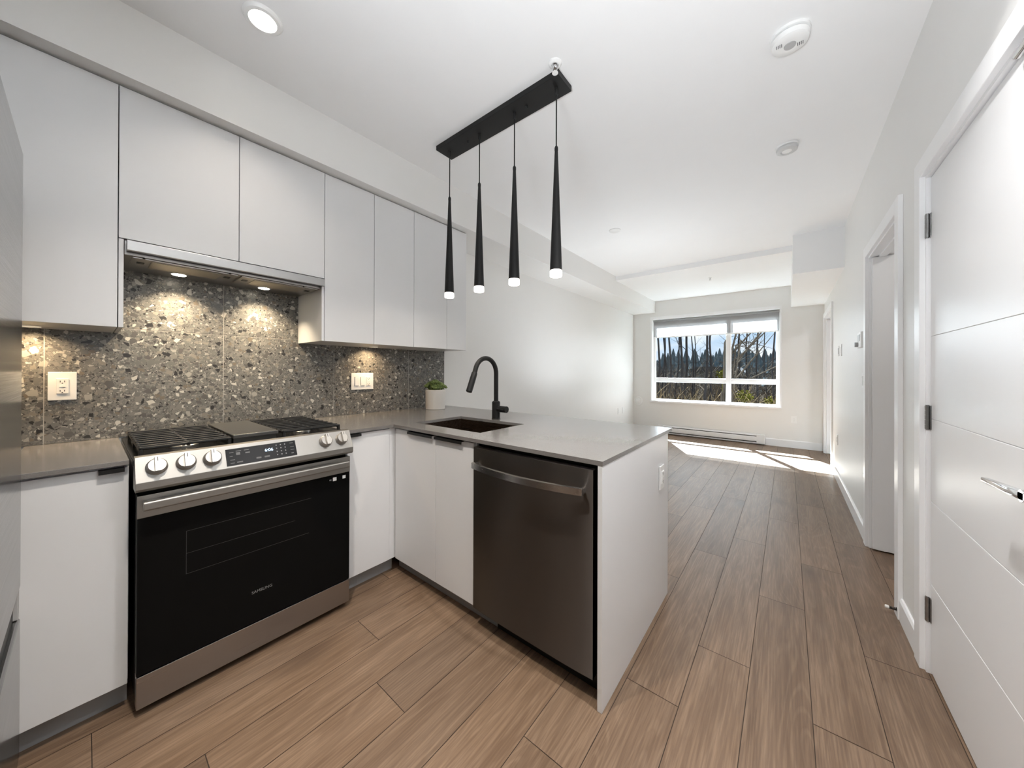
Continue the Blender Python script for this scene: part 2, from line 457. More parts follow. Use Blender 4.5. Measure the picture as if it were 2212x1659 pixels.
# walls
struct('wall_left', MB().box(XW-.128, XW-.008, YB-.1, YF, 0, ZC), 'wall_paint', 'white left wall', 'wall')
mb = MB()
BO = ((-2.25, -1.30), (-.95, -.10))  # openings added so the dark hall shows in reflections
xs_ = -2.8
for a, b in BO:
    mb.box(xs_, a, YB-.12, YB, 0, ZC); mb.box(a, b, YB-.12, YB, 2.15, ZC); xs_ = b
mb.box(xs_, 3.2, YB-.12, YB, 0, ZC)
struct('wall_back', mb, 'wall_paint', 'white wall behind the viewer', 'wall')
struct('wall_added_hall', MB().box(-2.8, .6, YB-2.3, YB-2.2, 0, ZC).box(-2.8, -2.7, YB-2.2, YB-.12, 0, ZC).box(.5, .6, YB-2.2, YB-.12, 0, ZC).box(-2.8, .6, YB-2.3, YB-.12, ZC, ZC+.1).box(-2.8, .6, YB-2.3, YB-.1, -.06, -.001), 'hall_shade', 'added dark hall behind the viewer', 'wall')  # unseen box added to darken reflections in dishwasher and oven glass
WX0, WX1, WZ0, WZ1 = -2.19, -.10, .66, 2.33
WT = YF+.145
mb = MB()
mb.box(XW-.128, WX0, YF, WT, 0, ZC); mb.box(WX1, 3.2, YF, WT, 0, ZC)
mb.box(WX0, WX1, YF, WT, 0, WZ0); mb.box(WX0, WX1, YF, WT, WZ1, ZC)
struct('wall_window', mb, 'wall_paint', 'pale grey wall around the window', 'wall')
DH = 2.095
D1 = (1.27, 2.235); D2 = (2.675, 3.545); D3 = (6.085, 7.20)
mb = MB(); ys = YB
for a, b in (D1, D2, D3):
    mb.box(XR, XR+.12, ys, a, 0, ZC); mb.box(XR, XR+.12, a, b, DH, ZC); ys = b
mb.box(XR, XR+.12, ys, YF, 0, ZC)
struct('wall_right', mb, 'wall_paint', 'white right wall with three doorways', 'wall')
struct('wall_bath', MB().box(XR+.12, 3.2, 1.9, 2.0, 0, ZC).box(XR+.12, 3.2, 3.9, 4.0, 0, ZC).box(2.6, 2.7, 2.0, 3.9, 0, ZC), 'wall_paint', 'white partition of the middle side room', 'wall')
struct('wall_bedroom', MB().box(3.1, 3.2, 4.0, YF, 0, ZC), 'wall_paint', 'white wall of the far side room', 'wall')

# casings
def casing(n, a, b, label):
    wd, th = .075, .019
    mb = MB()
    mb.box(XR-th, XR, a-wd, a, 0, DH+wd, .002); mb.box(XR-th, XR, b, b+wd, 0, DH+wd, .002); mb.box(XR-th, XR, a, b, DH, DH+wd, .002)
    j = .012
    mb.box(XR-.002, XR+.122, a, a+j, 0, DH); mb.box(XR-.002, XR+.122, b-j, b, 0, DH); mb.box(XR-.002, XR+.122, a+j, b-j, DH-j, DH)
    # stops
    s0, s1 = XR+.045, XR+.08
    mb.box(s0, s1, a+j, a+j+.01, 0, DH-j); mb.box(s0, s1, b-j-.01, b-j, 0, DH-j); mb.box(s0, s1, a+j+.01, b-j-.01, DH-j-.012, DH-j)
    struct('trim_%d' % n, mb, 'trim_paint', label, 'door casing')
casing(4, D1[0], D1[1], 'white casing of the near closed door')
casing(5, D2[0], D2[1], 'white casing of the middle open doorway')
casing(6, D3[0], D3[1], 'white casing of the far doorway beside the window wall')

# baseboards
bb = MB()
for a, b in ((D1[1]+.075, D2[0]-.075), (D2[1]+.075, D3[0]-.075)):
    bb.prism([(XR, 0), (XR-.014, 0), (XR-.014, .10), (XR-.008, .112), (XR, .112)], 'y', a, b)
struct('baseboard_right', bb, 'trim_paint', 'white baseboard on the right wall', 'baseboard')
struct('baseboard_window', MB().prism([(YF, 0), (YF-.014, 0), (YF-.014, .112), (YF-.008, .124), (YF, .124)], 'x', -.29, XR-.02), 'trim_paint', 'white baseboard right of the heater', 'baseboard')
struct('baseboard_left', MB().prism([(XW-.008, 0), (XW+.008, 0), (XW+.008, .10), (XW, .112), (XW-.008, .112)], 'y', 2.2, YF), 'trim_paint', 'white baseboard on the left wall', 'baseboard')

# doors
def hinge(par, y, z, x=XR+.004):
    h = MB().box(x-.001, x+.003, y-.018, y-.003, z-.05, z+.05, .001).box(x-.001, x+.003, y+.003, y+.016, z-.05, z+.05, .001)
    h.cyl((x-.006, y, z-.052), (x-.006, y, z+.052), .006, n=12)
    for k in range(5): h.cyl((x-.006, y, z-.05+k*.02+.0005), (x-.006, y, z-.05+k*.02+.018), .0075, n=12)
    return lab(h.build('hinge', 'hinge_metal', par, smooth=40), 'dark metal hinge')
def lever(par, x, y, z, dirx, diry, L=.125):
    """lever handle whose rose sits on plane x and points along dirx"""
    h = MB()
    h.box(x, x+dirx*.008, y-.026, y+.026, z-.026, z+.026, .003)
    h.cyl((x+dirx*.006, y, z), (x+dirx*.048, y, z), .010, n=16)
    h.cyl((x+dirx*.048, y, z), (x+dirx*.060, y, z), .014, n=16)
    h.prism([(y-diry*.012, z-.010), (y-diry*.012, z+.010), (y+diry*.05, z+.006), (y+diry*L, z-.006), (y+diry*L, z-.018), (y+diry*.05, z-.011)], 'x', x+dirx*.046, x+dirx*.060, bev=.002)
    return lab(h.build('door_handle', 'chrome', par, smooth=40), 'chrome lever handle')
d1 = thing('door_1', 'near white closed door with horizontal grooves and chrome lever', 'door', (XR, (D1[0]+D1[1])/2, 0), kind='structure')
xs, xe = XR+.010, XR+.050
y0, y1 = D1[0]+.015, D1[1]-.017
mb = MB()
gz = [.012, .378, .723, 1.068, 1.413, DH-.016]
for k in range(len(gz)-1):
    mb.box(xs, xe, y0, y1, gz[k]+(.0009 if k else 0), gz[k+1]-(.0009 if k < 4 else 0), .0012, seg=1)
mb.box(xs+.003, xe-.003, y0+.003, y1-.003, .015, DH-.02)
mb.build('door_slab', 'door_paint', d1)
for z in (.267, 1.073, 1.88): hinge(d1, y1+.008, z, XR+.008)
lever(d1, xs, 1.318, .985, -1, 1, .205)
lab(MB().box(xs-.006, xs, 1.290, 1.346, .885, .94, .002).cyl((xs-.006, 1.318, .912), (xs-.014, 1.318, .912), .016, n=24).build('lock_rose', 'chrome', d1, smooth=40), 'chrome thumb-turn plate')
lab(MB().cyl((XR-.004, 1.40, DH-.028), (XR-.004, 1.475, DH-.028), .010, n=20).lathe([(.010, 0), (.008, .006), (.002, .010)], (XR-.004, 1.475, DH-.028), (0, 1, 0), 20).box(XR-.006, XR+.012, 1.39, 1.42, DH-.024, DH-.012, .001).build('roller_catch', 'chrome', d1, smooth=40), 'chrome roller catch on the head jamb')

d2 = thing('door_2', 'white door standing open inside the middle doorway', 'door', (XR+.1, D2[1]-.02, 0), kind='structure')
MB().box(XR+.012, XR+.86, D2[1]-.052, D2[1]-.014, .012, DH-.02, .002).build('door_slab', 'door_paint', d2)
h = MB(); hx, hy, hz = XR+.145, D2[1]-.052, .985
hx = XR+.80
h.box(hx-.026, hx+.026, hy-.008, hy, hz-.026, hz+.026, .003); h.cyl((hx, hy-.006, hz), (hx, hy-.055, hz), .01, n=16); h.box(hx-.13, hx+.012, hy-.062, hy-.048, hz-.009, hz+.009, .003)
lab(h.build('door_handle', 'chrome', d2, smooth=40), 'chrome lever handle')
d3 = thing('door_3', 'white door standing open in the far doorway', 'door', (XR+.1, D3[1]-.02, 0), kind='structure')
MB().box(XR+.012, XR+.90, D3[1]-.052, D3[1]-.014, .012, DH-.02, .002).build('door_slab', 'door_paint', d3)
hx, hy = XR+.84, D3[1]-.052; h = MB()
h.box(hx-.026, hx+.026, hy-.008, hy, hz-.026, hz+.026, .003); h.cyl((hx, hy-.006, hz), (hx, hy-.055, hz), .01, n=16); h.box(hx-.13, hx+.012, hy-.062, hy-.048, hz-.009, hz+.009, .003)
lab(h.build('door_handle', 'chrome', d3, smooth=40), 'chrome lever handle')

# window
wy0, wy1 = 7.47, 7.509
wn = thing('window_1', 'wide white four-pane window looking on bare trees', 'window', ((WX0+WX1)/2, wy0, WZ0), kind='structure')
mb = MB()
mb.box(WX0, WX0+.045, wy0, wy1, WZ0, WZ1, .004); mb.box(WX1-.052, WX1, wy0, wy1, WZ0, WZ1, .004)
mb.box(WX0+.045, WX1-.052, wy0, wy1, WZ0, WZ0+.035, .004); mb.box(WX0+.045, WX1-.052, wy0, wy1, WZ1-.11, WZ1, .004)
mx0, mx1 = -.892, -.812
mb.box(mx0, mx1, wy0-.004, wy1+.01, WZ0+.03, WZ1-.105, .004)
mb.box(WX0+.04, mx0+.002, wy0+.004, wy1+.01, 1.040, 1.120, .006); mb.box(mx1-.002, WX1-.05, wy0+.004, wy1+.01, 1.040, 1.120, .006)
mb.box(WX0+.042, mx0, wy0+.012, wy1-.01, 1.118, 1.132, .003); mb.box(mx1, WX1-.05, wy0+.012, wy1-.01, 1.118, 1.132, .003)
mb.build('window_frame', 'frame_vinyl', wn)
for a, b in ((WX0+.04, mx0+.004), (mx1-.004, WX1-.048)):
    for c, d in ((WZ0+.03, 1.045), (1.128, WZ1-.10)):
        MB().box(a, b, wy0+.020, wy0+.026, c, d).build('window_pane', 'window_glass', wn)
mb = MB()
mb.box(WX0-.032, WX0, YF-.014, YF, WZ0-.03, WZ1+.012, .002); mb.box(WX1, WX1+.026, YF-.014, YF, WZ0-.03, WZ1+.012, .002)
mb.box(WX0-.032, WX1+.026, YF-.014, YF, WZ1+.002, WZ1+.055, .002)
mb.build('window_casing', 'trim_paint', wn)
MB().box(WX0-.036, WX1+.030, YF-.028, wy0, WZ0-.032, WZ0+.004, .004).build('window_sill', 'trim_paint', wn)

# roller blind
rb = thing('roller_blind', 'sheer white roller blind pulled partly down over the window', 'blind', (-1.14, 7.405, WZ1))
MB().box(WX0+.012, WX1-.008, 7.450, 7.4512, 1.972, WZ1-.035).build('cloth', 'blind_cloth', rb)
MB().cyl((WX0+.006, 7.444, WZ1-.024), (WX1-.004, 7.444, WZ1-.024), .021, n=24).build('roller_tube', 'blind_cloth', rb, smooth=40)
MB().box(WX0+.012, WX1-.008, 7.443, 7.457, 1.955, 1.976, .004).build('hem_bar', 'white_plastic', rb)
for a in (WX0+.0005, WX1-.0035): MB().box(a, a+.003, 7.415, 7.468, WZ1-.050, WZ1-.001, .001).build('bracket', 'white_plastic', rb)

# baseboard heater
ht = thing('baseboard_heater', 'long white electric baseboard heater under the window', 'heater', (-1.15, YF-.03, .02))
hx0, hx1 = -2.05, -.297
mb = MB()
mb.box(hx0, hx1, YF-.016, YF-.001, .018, .175, .002)
mb.prism([(YF-.062, .052), (YF-.070, .058), (YF-.070, .128), (YF-.060, .136), (YF-.056, .136), (YF-.056, .052)], 'x', hx0+.10, hx1-.12)
mb.prism([(YF-.001, .175), (YF-.001, .160), (YF-.045, .150), (YF-.062, .150), (YF-.062, .158), (YF-.03, .175)], 'x', hx0, hx1)
mb.prism([(YF-.001, .018), (YF-.060, .018), (YF-.060, .036), (YF-.001, .036)], 'x', hx0, hx1)
mb.build('housing', 'heater_white', ht)
MB().box(hx0+.10, hx1-.12, YF-.050, YF-.02, .037, .148).build('heating_fins', 'dark_slot', ht)
for a, b in ((hx0, hx0+.10), (hx1-.12, hx1)): MB().box(a, b, YF-.071, YF-.017, .0185, .1745, .004).build('end_cap', 'heater_white', ht)

# round wall vent
v = thing('air_vent', 'round white fresh air vent low on the wall left of the window', 'vent', (-2.47, YF, .634))
MB().lathe([(.095, 0), (.095, .008), (.088, .014), (.070, .014), (.066, .006)], (-2.465, YF, .634), (0, -1, 0), 40).build('rim', 'white_plastic', v, smooth=35)
MB().lathe([(.058, .004), (.060, .020), (.050, .026), (.0, .028)], (-2.465, YF, .634), (0, -1, 0), 40).build('damper_disc', 'white_plastic', v, smooth=35)

# ---------------------------------------------------------------- wall plates
def plate(name, label, cat, group, face, c, w_, h_, kinds, horiz=1):
    """face: 'x+' on left wall, 'x-' on right wall, 'y-' on window wall. kinds: list of inserts left to right"""
    th = .006
    def B(u0, u1, z0, z1, d0, d1, bev=0, m=None):
        m = m or MB()
        if face == 'x+': m.box(c[0]+d0, c[0]+d1, c[1]+u0, c[1]+u1, c[2]+z0, c[2]+z1, bev)
        elif face == 'x-': m.box(c[0]-d0, c[0]-d1, c[1]-u0, c[1]-u1, c[2]+z0, c[2]+z1, bev)
        else: m.box(c[0]+u0, c[0]+u1, c[1]-d0, c[1]-d1, c[2]+z0, c[2]+z1, bev)
        return m
    o = thing(name, label, cat, c, group)
    B(-w_/2, w_/2, -h_/2, h_/2, 0, th, .002).build('cover_plate', 'white_plastic', o)
    n = len(kinds); st = .046
    for i, k in enumerate(kinds):
        u = (i-(n-1)/2)*st
        if k == 'gfci':
            r = B(u-.017, u+.017, -.034, .034, th, th+.004, .001).build('receptacle', 'white_plastic', o)
            for s_ in (-1, 1):
                m = MB(); zc = s_*.021
                B(u-.007, u-.005, zc-.004, zc+.004, th+.004, th+.0045, m=m); B(u+.005, u+.007, zc-.004, zc+.004, th+.004, th+.0045, m=m)
                B(u-.002, u+.002, zc-.010, zc-.006, th+.004, th+.0045, m=m)
                m.build('socket_slots', 'dark_slot', r)
            B(u-.009, u+.009, -.005, .005, th+.004, th+.0055, .0005).build('test_button', 'white_plastic', r)
        elif k == 'duplex':
            r = B(u-.016, u+.016, -.032, .032, th, th+.003, .001).build('receptacle', 'white_plastic', o)
            for s_ in (-1, 1):
                m = MB(); zc = s_*.018
                B(u-.007, u-.005, zc-.004, zc+.004, th+.003, th+.0035, m=m); B(u+.005, u+.007, zc-.004, zc+.004, th+.003, th+.0035, m=m)
                m.build('socket_slots', 'dark_slot', r)
        elif k == 'rocker':
            B(u-.0175, u+.0175, -.035, .035, th, th+.0008).build('rocker_gap', 'grey_plastic', o)
            m = B(u-.0155, u+.0155, -.033, .033, th, th+.0045, .001)
            m.build('rocker', 'white_plastic', o)
        elif k == 'blank':
            B(u-.0155, u+.0155, -.033, .033, th, th+.002, .001).build('insert', 'white_plastic', o)
    return o
SC = 1.08
plate('wall_outlet', 'square white outlet plate on the terrazzo left of the range', 'outlet', 'outlets in the room', 'x+', (XW+.001, -.065, 1.188), .080, .128, ['gfci'])
plate('wall_switch', 'white three-gang switch and outlet plate on the terrazzo right of the range', 'switch', None, 'x+', (XW+.001, 1.342, 1.180), .176, .128, ['rocker', 'rocker', 'gfci'])
plate('wall_outlet', 'white outlet low on the left wall, nearer the kitchen counter', 'outlet', 'outlets in the room', 'x+', (XW-.008, 6.537, .485), .075, .12, ['duplex'])
plate('wall_outlet', 'white outlet low on the left wall, nearer the window wall', 'outlet', 'outlets in the room', 'x+', (XW-.008, 6.76, .485), .075, .12, ['blank'])
plate('wall_outlet', 'white outlet low on the window wall right of the window', 'outlet', 'outlets in the room', 'y-', (.086, YF, .466), .075, .12, ['duplex'])
plate('wall_outlet', 'white outlet on the white end panel of the peninsula', 'outlet', 'outlets in the room', 'x+', (-.529, 1.945, .695), .080, .125, ['gfci'])
plate('wall_outlet', 'white outlet low on the right wall beside the middle doorway', 'outlet', 'outlets in the room', 'x-', (XR, 3.70, .475), .075, .12, ['duplex'])
plate('wall_outlet', 'white outlet low on the right wall toward the far doorway', 'outlet', 'outlets in the room', 'x-', (XR, 5.50, .475), .075, .12, ['duplex'])
plate('wall_switch', 'white switch plate under the thermostat by the middle doorway', 'switch', None, 'x-', (XR, 3.74, 1.195), .12, .12, ['rocker', 'rocker'])
plate('wall_switch', 'white switch on the right wall, nearer the far doorway', 'switch', None, 'x-', (XR, 5.39, 1.50), .075, .115, ['rocker'])
plate('wall_switch', 'white blank plate on the right wall beside the far switch', 'switch', None, 'x-', (XR, 5.14, 1.50), .075, .125, ['blank'])
th = thing('thermostat', 'white and grey thermostat on the right wall by the middle doorway', 'thermostat', (XR, 3.76, 1.45))
MB().box(XR-.028, XR, 3.665, 3.83, 1.45, 1.57, .004).build('housing', 'white_plastic', th)
MB().box(XR-.030, XR-.028, 3.69, 3.80, 1.50, 1.55, .0008).build('display', 'grey_plastic', th)
MB().cyl((XR-.028, 3.80, 1.478), (XR-.046, 3.80, 1.478), .018, n=24).build('dial', 'grey_plastic', th, smooth=40)
ds = thing('door_stop', 'dark spring door stop with white tip near the floor', 'door stop', (XR-.02, 2.62, .035))
pts = [(XR-.016-.0007*k, 2.62+.006*math.cos(k*.9), .042+.006*math.sin(k*.9)) for k in range(0, 46)]
MB().tube(pts, .0018, 6).lathe([(.010, 0), (.010, .006), (.004, .008)], (XR-.014, 2.62, .042), (-1, 0, 0), 16).build('spring', 'black_metal', ds, smooth=50)
lab(MB().lathe([(.007, 0), (.0085, .004), (.0085, .012), (.006, .015)], (XR-.046, 2.62, .042), (-1, 0, 0), 16).build('tip', 'rubber_white', ds, smooth=40), 'white rubber tip')

# ---------------------------------------------------------------- backsplash tiles
bs = MB(); SEAMS = [-.738, -.115, .5045, 1.130, 1.759, 2.156]
g = .0016
for k in range(5):
    a, b = max(SEAMS[k], -.8), SEAMS[k+1]
    top = 1.467
    bs.box(XW-.007, XW, a+g, b-(g if k < 4 else 0), .931, (top if (k == 1 or k == 2) else 1.467)-g, .0006, seg=1)
    if k in (1, 2): bs.box(XW-.007, XW, a+g, b-g, top+g, 1.80, .0006, seg=1)
    if k == 3: bs.box(XW-.007, XW, a+g, b-g, top+g, 1.80, .0006, seg=1)
bs.box(XW-.0075, XW-.0012, -.8, 2.156, .9302, 1.80, mi=1)
tag(bs.build('backsplash', ['terrazzo', 'grout']), 'grey terrazzo tile backsplash behind the range and counters', 'backsplash')

# ---------------------------------------------------------------- worktops
ZT, CT = .930, .018
XCF, YPF, YPB, XPE = -1.895, 1.1935, 2.1713, -.5292
SK = (-1.867, -1.284, 1.327, 1.725)
tag(MB().box(XW, XCF, -.165, .103, ZT-CT, ZT, .0015).build('worktop', 'quartz'), 'short grey quartz worktop left of the range', 'countertop')
mb = MB()
def ring(b_, z):
    o = [(XW, .905), (XCF, .905), (XCF, YPF), (XPE, YPF), (XPE, YPB), (XW, YPB)]
    return [b_.verts.new((x, y, z)) for x, y in o]
# L-shaped slab with the sink cut-out, made of quads
gx = [XW, XCF, SK[0], SK[1], XPE]; gy = [.905, YPF, SK[2], SK[3], YPB]
def keep(i, j):
    if j == 0: return i == 0
    if i == 2 and j == 2: return False
    return True
vt = {}; 
def V(i, j, z):
    k = (i, j, z)
    if k not in vt: vt[k] = mb.b.verts.new((gx[i], gy[j], z))
    return vt[k]
za, zb_ = ZT-CT, ZT
for i in range(4):
    for j in range(4):
        if not keep(i, j): continue
        mb.b.faces.new([V(i, j, zb_), V(i+1, j, zb_), V(i+1, j+1, zb_), V(i, j+1, zb_)])
        mb.b.faces.new([V(i, j, za), V(i, j+1, za), V(i+1, j+1, za), V(i+1, j, za)])
        for di, dj, p0, p1 in ((-1, 0, (0, 0), (0, 1)), (1, 0, (1, 0), (1, 1)), (0, -1, (0, 0), (1, 0)), (0, 1, (0, 1), (1, 1))):
            ii, jj = i+di, j+dj
            if 0 <= ii < 4 and 0 <= jj < 4 and keep(ii, jj): continue
            a, b = (i+p0[0], j+p0[1]), (i+p1[0], j+p1[1])
            mb.b.faces.new([V(*a, za), V(*b, za), V(*b, zb_), V(*a, zb_)])
tag(mb.build('worktop', 'quartz'), 'L-shaped grey quartz worktop with the sink and faucet', 'countertop')

# sink
sk = thing('sink', 'rectangular dark steel undermount sink in the peninsula worktop', 'sink', ((SK[0]+SK[1])/2, (SK[2]+SK[3])/2, ZT-CT-.2))
a, b, c, d = SK; zt = ZT-CT-.0005; zb = zt-.2; tk = .004
mb = MB()
mb.box(a-.02, b+.02, c-.02, c, zt-tk, zt); mb.box(a-.02, b+.02, d, d+.02, zt-tk, zt); mb.box(a-.02, a, c, d, zt-tk, zt); mb.box(b, b+.02, c, d, zt-tk, zt)
mb.box(a-tk, a, c-tk, d+tk, zb, zt-tk); mb.box(b, b+tk, c-tk, d+tk, zb, zt-tk); mb.box(a, b, c-tk, c, zb, zt-tk); mb.box(a, b, d, d+tk, zb, zt-tk)
mb.box(a-tk, b+tk, c-tk, d+tk, zb-tk, zb)
mb.build('basin', 'steel_sink', sk)
MB().lathe([(.045, 0), (.045, .003), (.035, .004), (.03, .001), (0, .001)], ((a+b)/2, (c+d)/2+.08, zb), (0, 0, 1), 32).build('drain', 'chrome', sk, smooth=40)

# faucet
FX, FY = -1.574, 1.784
fa = thing('faucet', 'matte black gooseneck pull-down faucet behind the sink', 'faucet', (FX, FY, ZT))
MB().lathe([(.030, 0), (.030, .004), (.028, .006), (.028, .118), (.022, .124), (.016, .126)], (FX, FY, ZT), (0, 0, 1), 32).build('body', 'black_metal', fa, smooth=35)
R_ = .103; top = 1.244
pts = [(FX, FY, ZT+.12), (FX, FY, 1.12), (FX, FY, top-.03)]
for k in range(0, 19):
    th_ = math.radians(k*10*.92)
    pts.append((FX, FY-R_+R_*math.cos(th_), top+R_*math.sin(th_)))
pe = Vector(pts[-1]); dn_ = (Vector(pts[-1])-Vector(pts[-2])).normalized()
pts.append(tuple(pe+dn_*.02))
MB().tube(pts, .0155, 20).build('spout', 'black_metal', fa, smooth=40)
tip0 = pe+dn_*.018; tip1 = Vector((FX, 1.523, 1.128)); dd = (tip1-tip0).normalized()
sp = MB().lathe([(.0165, 0), (.019, .006), (.020, .05), (.020, (tip1-tip0).length-.004), (.017, (tip1-tip0).length)], tip0, dd, 24).build('spray_head', 'black_metal', fa, smooth=35)
MB().box(FX-.006, FX+.006, 1.552, 1.562, 1.163, 1.186, .002).build('spray_button', 'black_metal', sp)
MB().cyl((FX+.02, FY, 1.001), (FX+.096, FY, 1.001), .022, n=28).build('handle', 'black_metal', fa, smooth=40)
MB().box(FX+.030, FX+.082, FY-.030, FY-.021, .996, 1.006, .003).build('handle_lever', 'black_metal', fa)

# plant
PX, PY, PR, PH = -2.396, 1.916, .085, .170
pt = thing('potted_succulent', 'small green succulent in a white ceramic pot on the worktop corner', 'plant', (PX, PY, ZT))
MB().lathe([(PR*.93, 0), (PR*.97, .004), (PR*.97, .02), (PR*.985, .024), (PR, PH-.03), (PR*1.015, PH-.025), (PR*1.015, PH-.004), (PR, PH), (PR*.94, PH-.002), (PR*.92, PH-.02), (0.0, PH-.022)], (PX, PY, ZT), (0, 0, 1), 48).build('pot', 'pot_ceramic', pt, smooth=35)
MB().lathe([(PR*.93, PH-.021), (PR*.9, PH-.010), (0, PH-.004)], (PX, PY, ZT), (0, 0, 1), 32).build('soil', 'soil', pt, smooth=40)
mb = MB(); rg = random.Random(5)
for k in range(60):
    rr = PR*1.02*math.sqrt(rg.random()); an = rg.uniform(0, 2*PI)
    cx_, cy_ = PX+rr*math.cos(an), PY+rr*math.sin(an)
    cz = ZT+PH+.014+.048*max(0, 1-(rr/PR)**2)+rg.uniform(-.006, .012)
    out = Vector((math.cos(an)*rr/PR*.9, math.sin(an)*rr/PR*.9, 1)).normalized()
    mb.tube([(PX+(cx_-PX)*.6, PY+(cy_-PY)*.6, ZT+PH-.012), (cx_, cy_, cz)], .0025, 5)
    sx_ = out.orthogonal().normalized(); sy_ = out.cross(sx_)
    for m_ in range(9):
        t_ = m_*2.4; el = .35+.09*m_; L = .027-.0013*m_
        dv = ((sx_*math.cos(t_)+sy_*math.sin(t_))*math.cos(el)+out*math.sin(el)).normalized()
        b0 = Vector((cx_, cy_, cz)); sd = dv.cross(out).normalized()
        mb.tube([b0, b0+dv*L*.4, b0+dv*L*.8, b0+dv*L], [.0022, .0052, .0046, .0008], 6)
mb.build('leaves', 'leaf_succulent', pt, smooth=60)

# ---------------------------------------------------------------- cabinets
def pull_x(par, x, y0, y1, ztop):       # black edge pull on a door facing +x
    m = MB().prism([(x-.012, ztop+.0005), (x+.018, ztop+.0005), (x+.018, ztop-.014), (x+.0155, ztop-.014), (x+.0155, ztop-.002), (x-.012, ztop-.002)], 'y', y0, y1)
    return lab(m.build('pull', 'black_metal', par), 'black edge pull')
def pull_y(par, y, x0, x1, ztop):       # on a door facing -y
    m = MB().prism([(y+.012, ztop+.0005), (y-.018, ztop+.0005), (y-.018, ztop-.014), (y-.0155, ztop-.014), (y-.0155, ztop-.002), (y+.012, ztop-.002)], 'x', x0, x1)
    return lab(m.build('pull', 'black_metal', par), 'black edge pull')
ZD0, ZD1 = .095, .902
XD = -1.915        # door face, left run
YD = 1.2135        # door face, peninsula
ZU = ZT-CT-.0005
def basecab_x(label, y0, y1, doors, pulls, toe=-1.972):
    o = thing('base_cabinet', label, 'cabinet', (-2.24, (y0+y1)/2, 0), 'base cabinets')
    MB().box(XW-.006, XD-.021, y0, y1, .10, ZU).build('carcass', 'cabinet_white', o)
    MB().box(XW-.006, toe, y0, y1, .0005, .0995).build('toe_kick', 'toe_grey', o)
    for (a, b), pu in zip(doors, pulls):
        dr = MB().box(XD-.019, XD, a, b, ZD0, ZD1, .0015).build('door', 'cabinet_white', o)
        if pu: pull_x(dr, XD, pu[0], pu[1], ZD1)
    return o
basecab_x('white base cabinet between the refrigerator and the range', -.165, .104, [(-.163, .1025)], [(.030, .092)])
o = basecab_x('narrow white base cabinet right of the range, in the inner corner', .905, 1.2325, [(.918, 1.178)], [(.905+.02, .99)])
MB().box(XD-.019, XD-.004, 1.180, 1.2320, ZD0, ZU).build('corner_filler', 'cabinet_white', o)
o = thing('base_cabinet', 'white two-door base cabinet under the sink', 'cabinet', (-1.56, 1.6, 0), 'base cabinets')
mb = MB(); mb.box(-1.930, -1.912, 1.2330, 2.06, .10, ZU); mb.box(-1.232, -1.212, 1.2330, 2.06, .10, ZU); mb.box(-1.912, -1.232, 1.2330, 2.06, .10, .118); mb.box(-1.912, -1.232, 2.042, 2.06, .118, ZU)
mb.build('carcass', 'cabinet_white', o)
MB().box(XD-.045, -1.111, 1.278, 1.293, .0005, .0995).build('toe_kick', 'toe_grey', o)
for (a, b), pu in zip([(-1.905, -1.5145), (-1.5115, -1.219)], [(-1.758, -1.530), (-1.508, -1.290)]):
    dr = MB().box(a, b, YD, YD+.019, ZD0, ZD1, .0015).build('door', 'cabinet_white', o); pull_y(dr, YD, pu[0], pu[1], ZD1)
ep = MB().box(-.5495, -.531, YPF+.001, 2.0844, .0005, ZU, .001)
tag(ep.build('end_panel', 'cabinet_white'), 'tall white end panel closing the peninsula beside the dishwasher', 'panel')
tag(MB().box(XW, -.5505, 2.064, 2.0835, .0005, ZU, .001).build('back_panel', 'cabinet_white'), 'white back panel of the peninsula facing the living room', 'panel')

# upper cabinets
XUC, ZTP, ZUB, ZUM = -2.197, 2.4645, 1.4421, 1.8218
def upper(label, y0, y1, z0, doors, loc_y, extra=None):
    o = thing('wall_cabinet', label, 'cabinet', (-2.38, loc_y, z0), 'wall cabinets')
    MB().box(XW+.001, XUC-.021, y0, y1, z0+.001, ZTP).build('carcass', 'cabinet_white', o)
    for a, b in doors:
        MB().box(XUC-.019, XUC, a+.0016, b-.0016, z0, ZTP-.001, .0012).build('door', 'cabinet_white', o)
    return o
u1 = upper('tall white wall cabinet left of the range hood', -.205, .0828, ZUB, [(-.205, .0841)], -.06)
MB().box(XW+.001, XUC-.001, .0855, .1000, ZUB, ZUM-.004, .001).build('side_panel', 'cabinet_white', u1)
MB().lathe([(.032, 0), (.032, .002), (.026, .003), (0, .003)], (-2.47, -.15, ZUB+.001), (0, 0, -1), 24).build('puck_light', ['lens_puck'], u1, smooth=40)
upper('short white two-door wall cabinet above the range hood', .0855, .9075, ZUM, [(.0841, .4922), (.4922, .9093)], .5)
u3 = upper('white two-door wall cabinet right of the range hood', .910, 1.5498, ZUB, [(.9093, 1.2314), (1.2314, 1.5504)], 1.23)
MB().box(XW+.001, XUC-.001, .8945, .9085, ZUB, ZUM-.0045, .001).build('side_panel', 'cabinet_white', u3)
MB().lathe([(.032, 0), (.032, .002), (.026, .003), (0, .003)], (-2.47, 1.38, ZUB+.001), (0, 0, -1), 24).build('puck_light', ['lens_puck'], u3, smooth=40)
upper('last white two-door wall cabinet, at the living room end', 1.551, 2.0919, ZUB, [(1.5504, 1.8718), (1.8718, 2.0919)], 1.82)
struct('trim_7', MB().box(XW, XUC-.015, -.205, 2.0919, ZTP+.0005, 2.4728), 'toe_grey', 'dark shadow gap strip between wall cabinets and bulkhead', 'filler strip')
area('puck_lamp', (-2.47, -.15, ZUB-.008), .05, .85, (1, .72, .42), (-.25, 0, -1), 2.3)
area('puck_lamp', (-2.47, 1.38, ZUB-.008), .05, .85, (1, .72, .42), (-.25, 0, -1), 2.3)

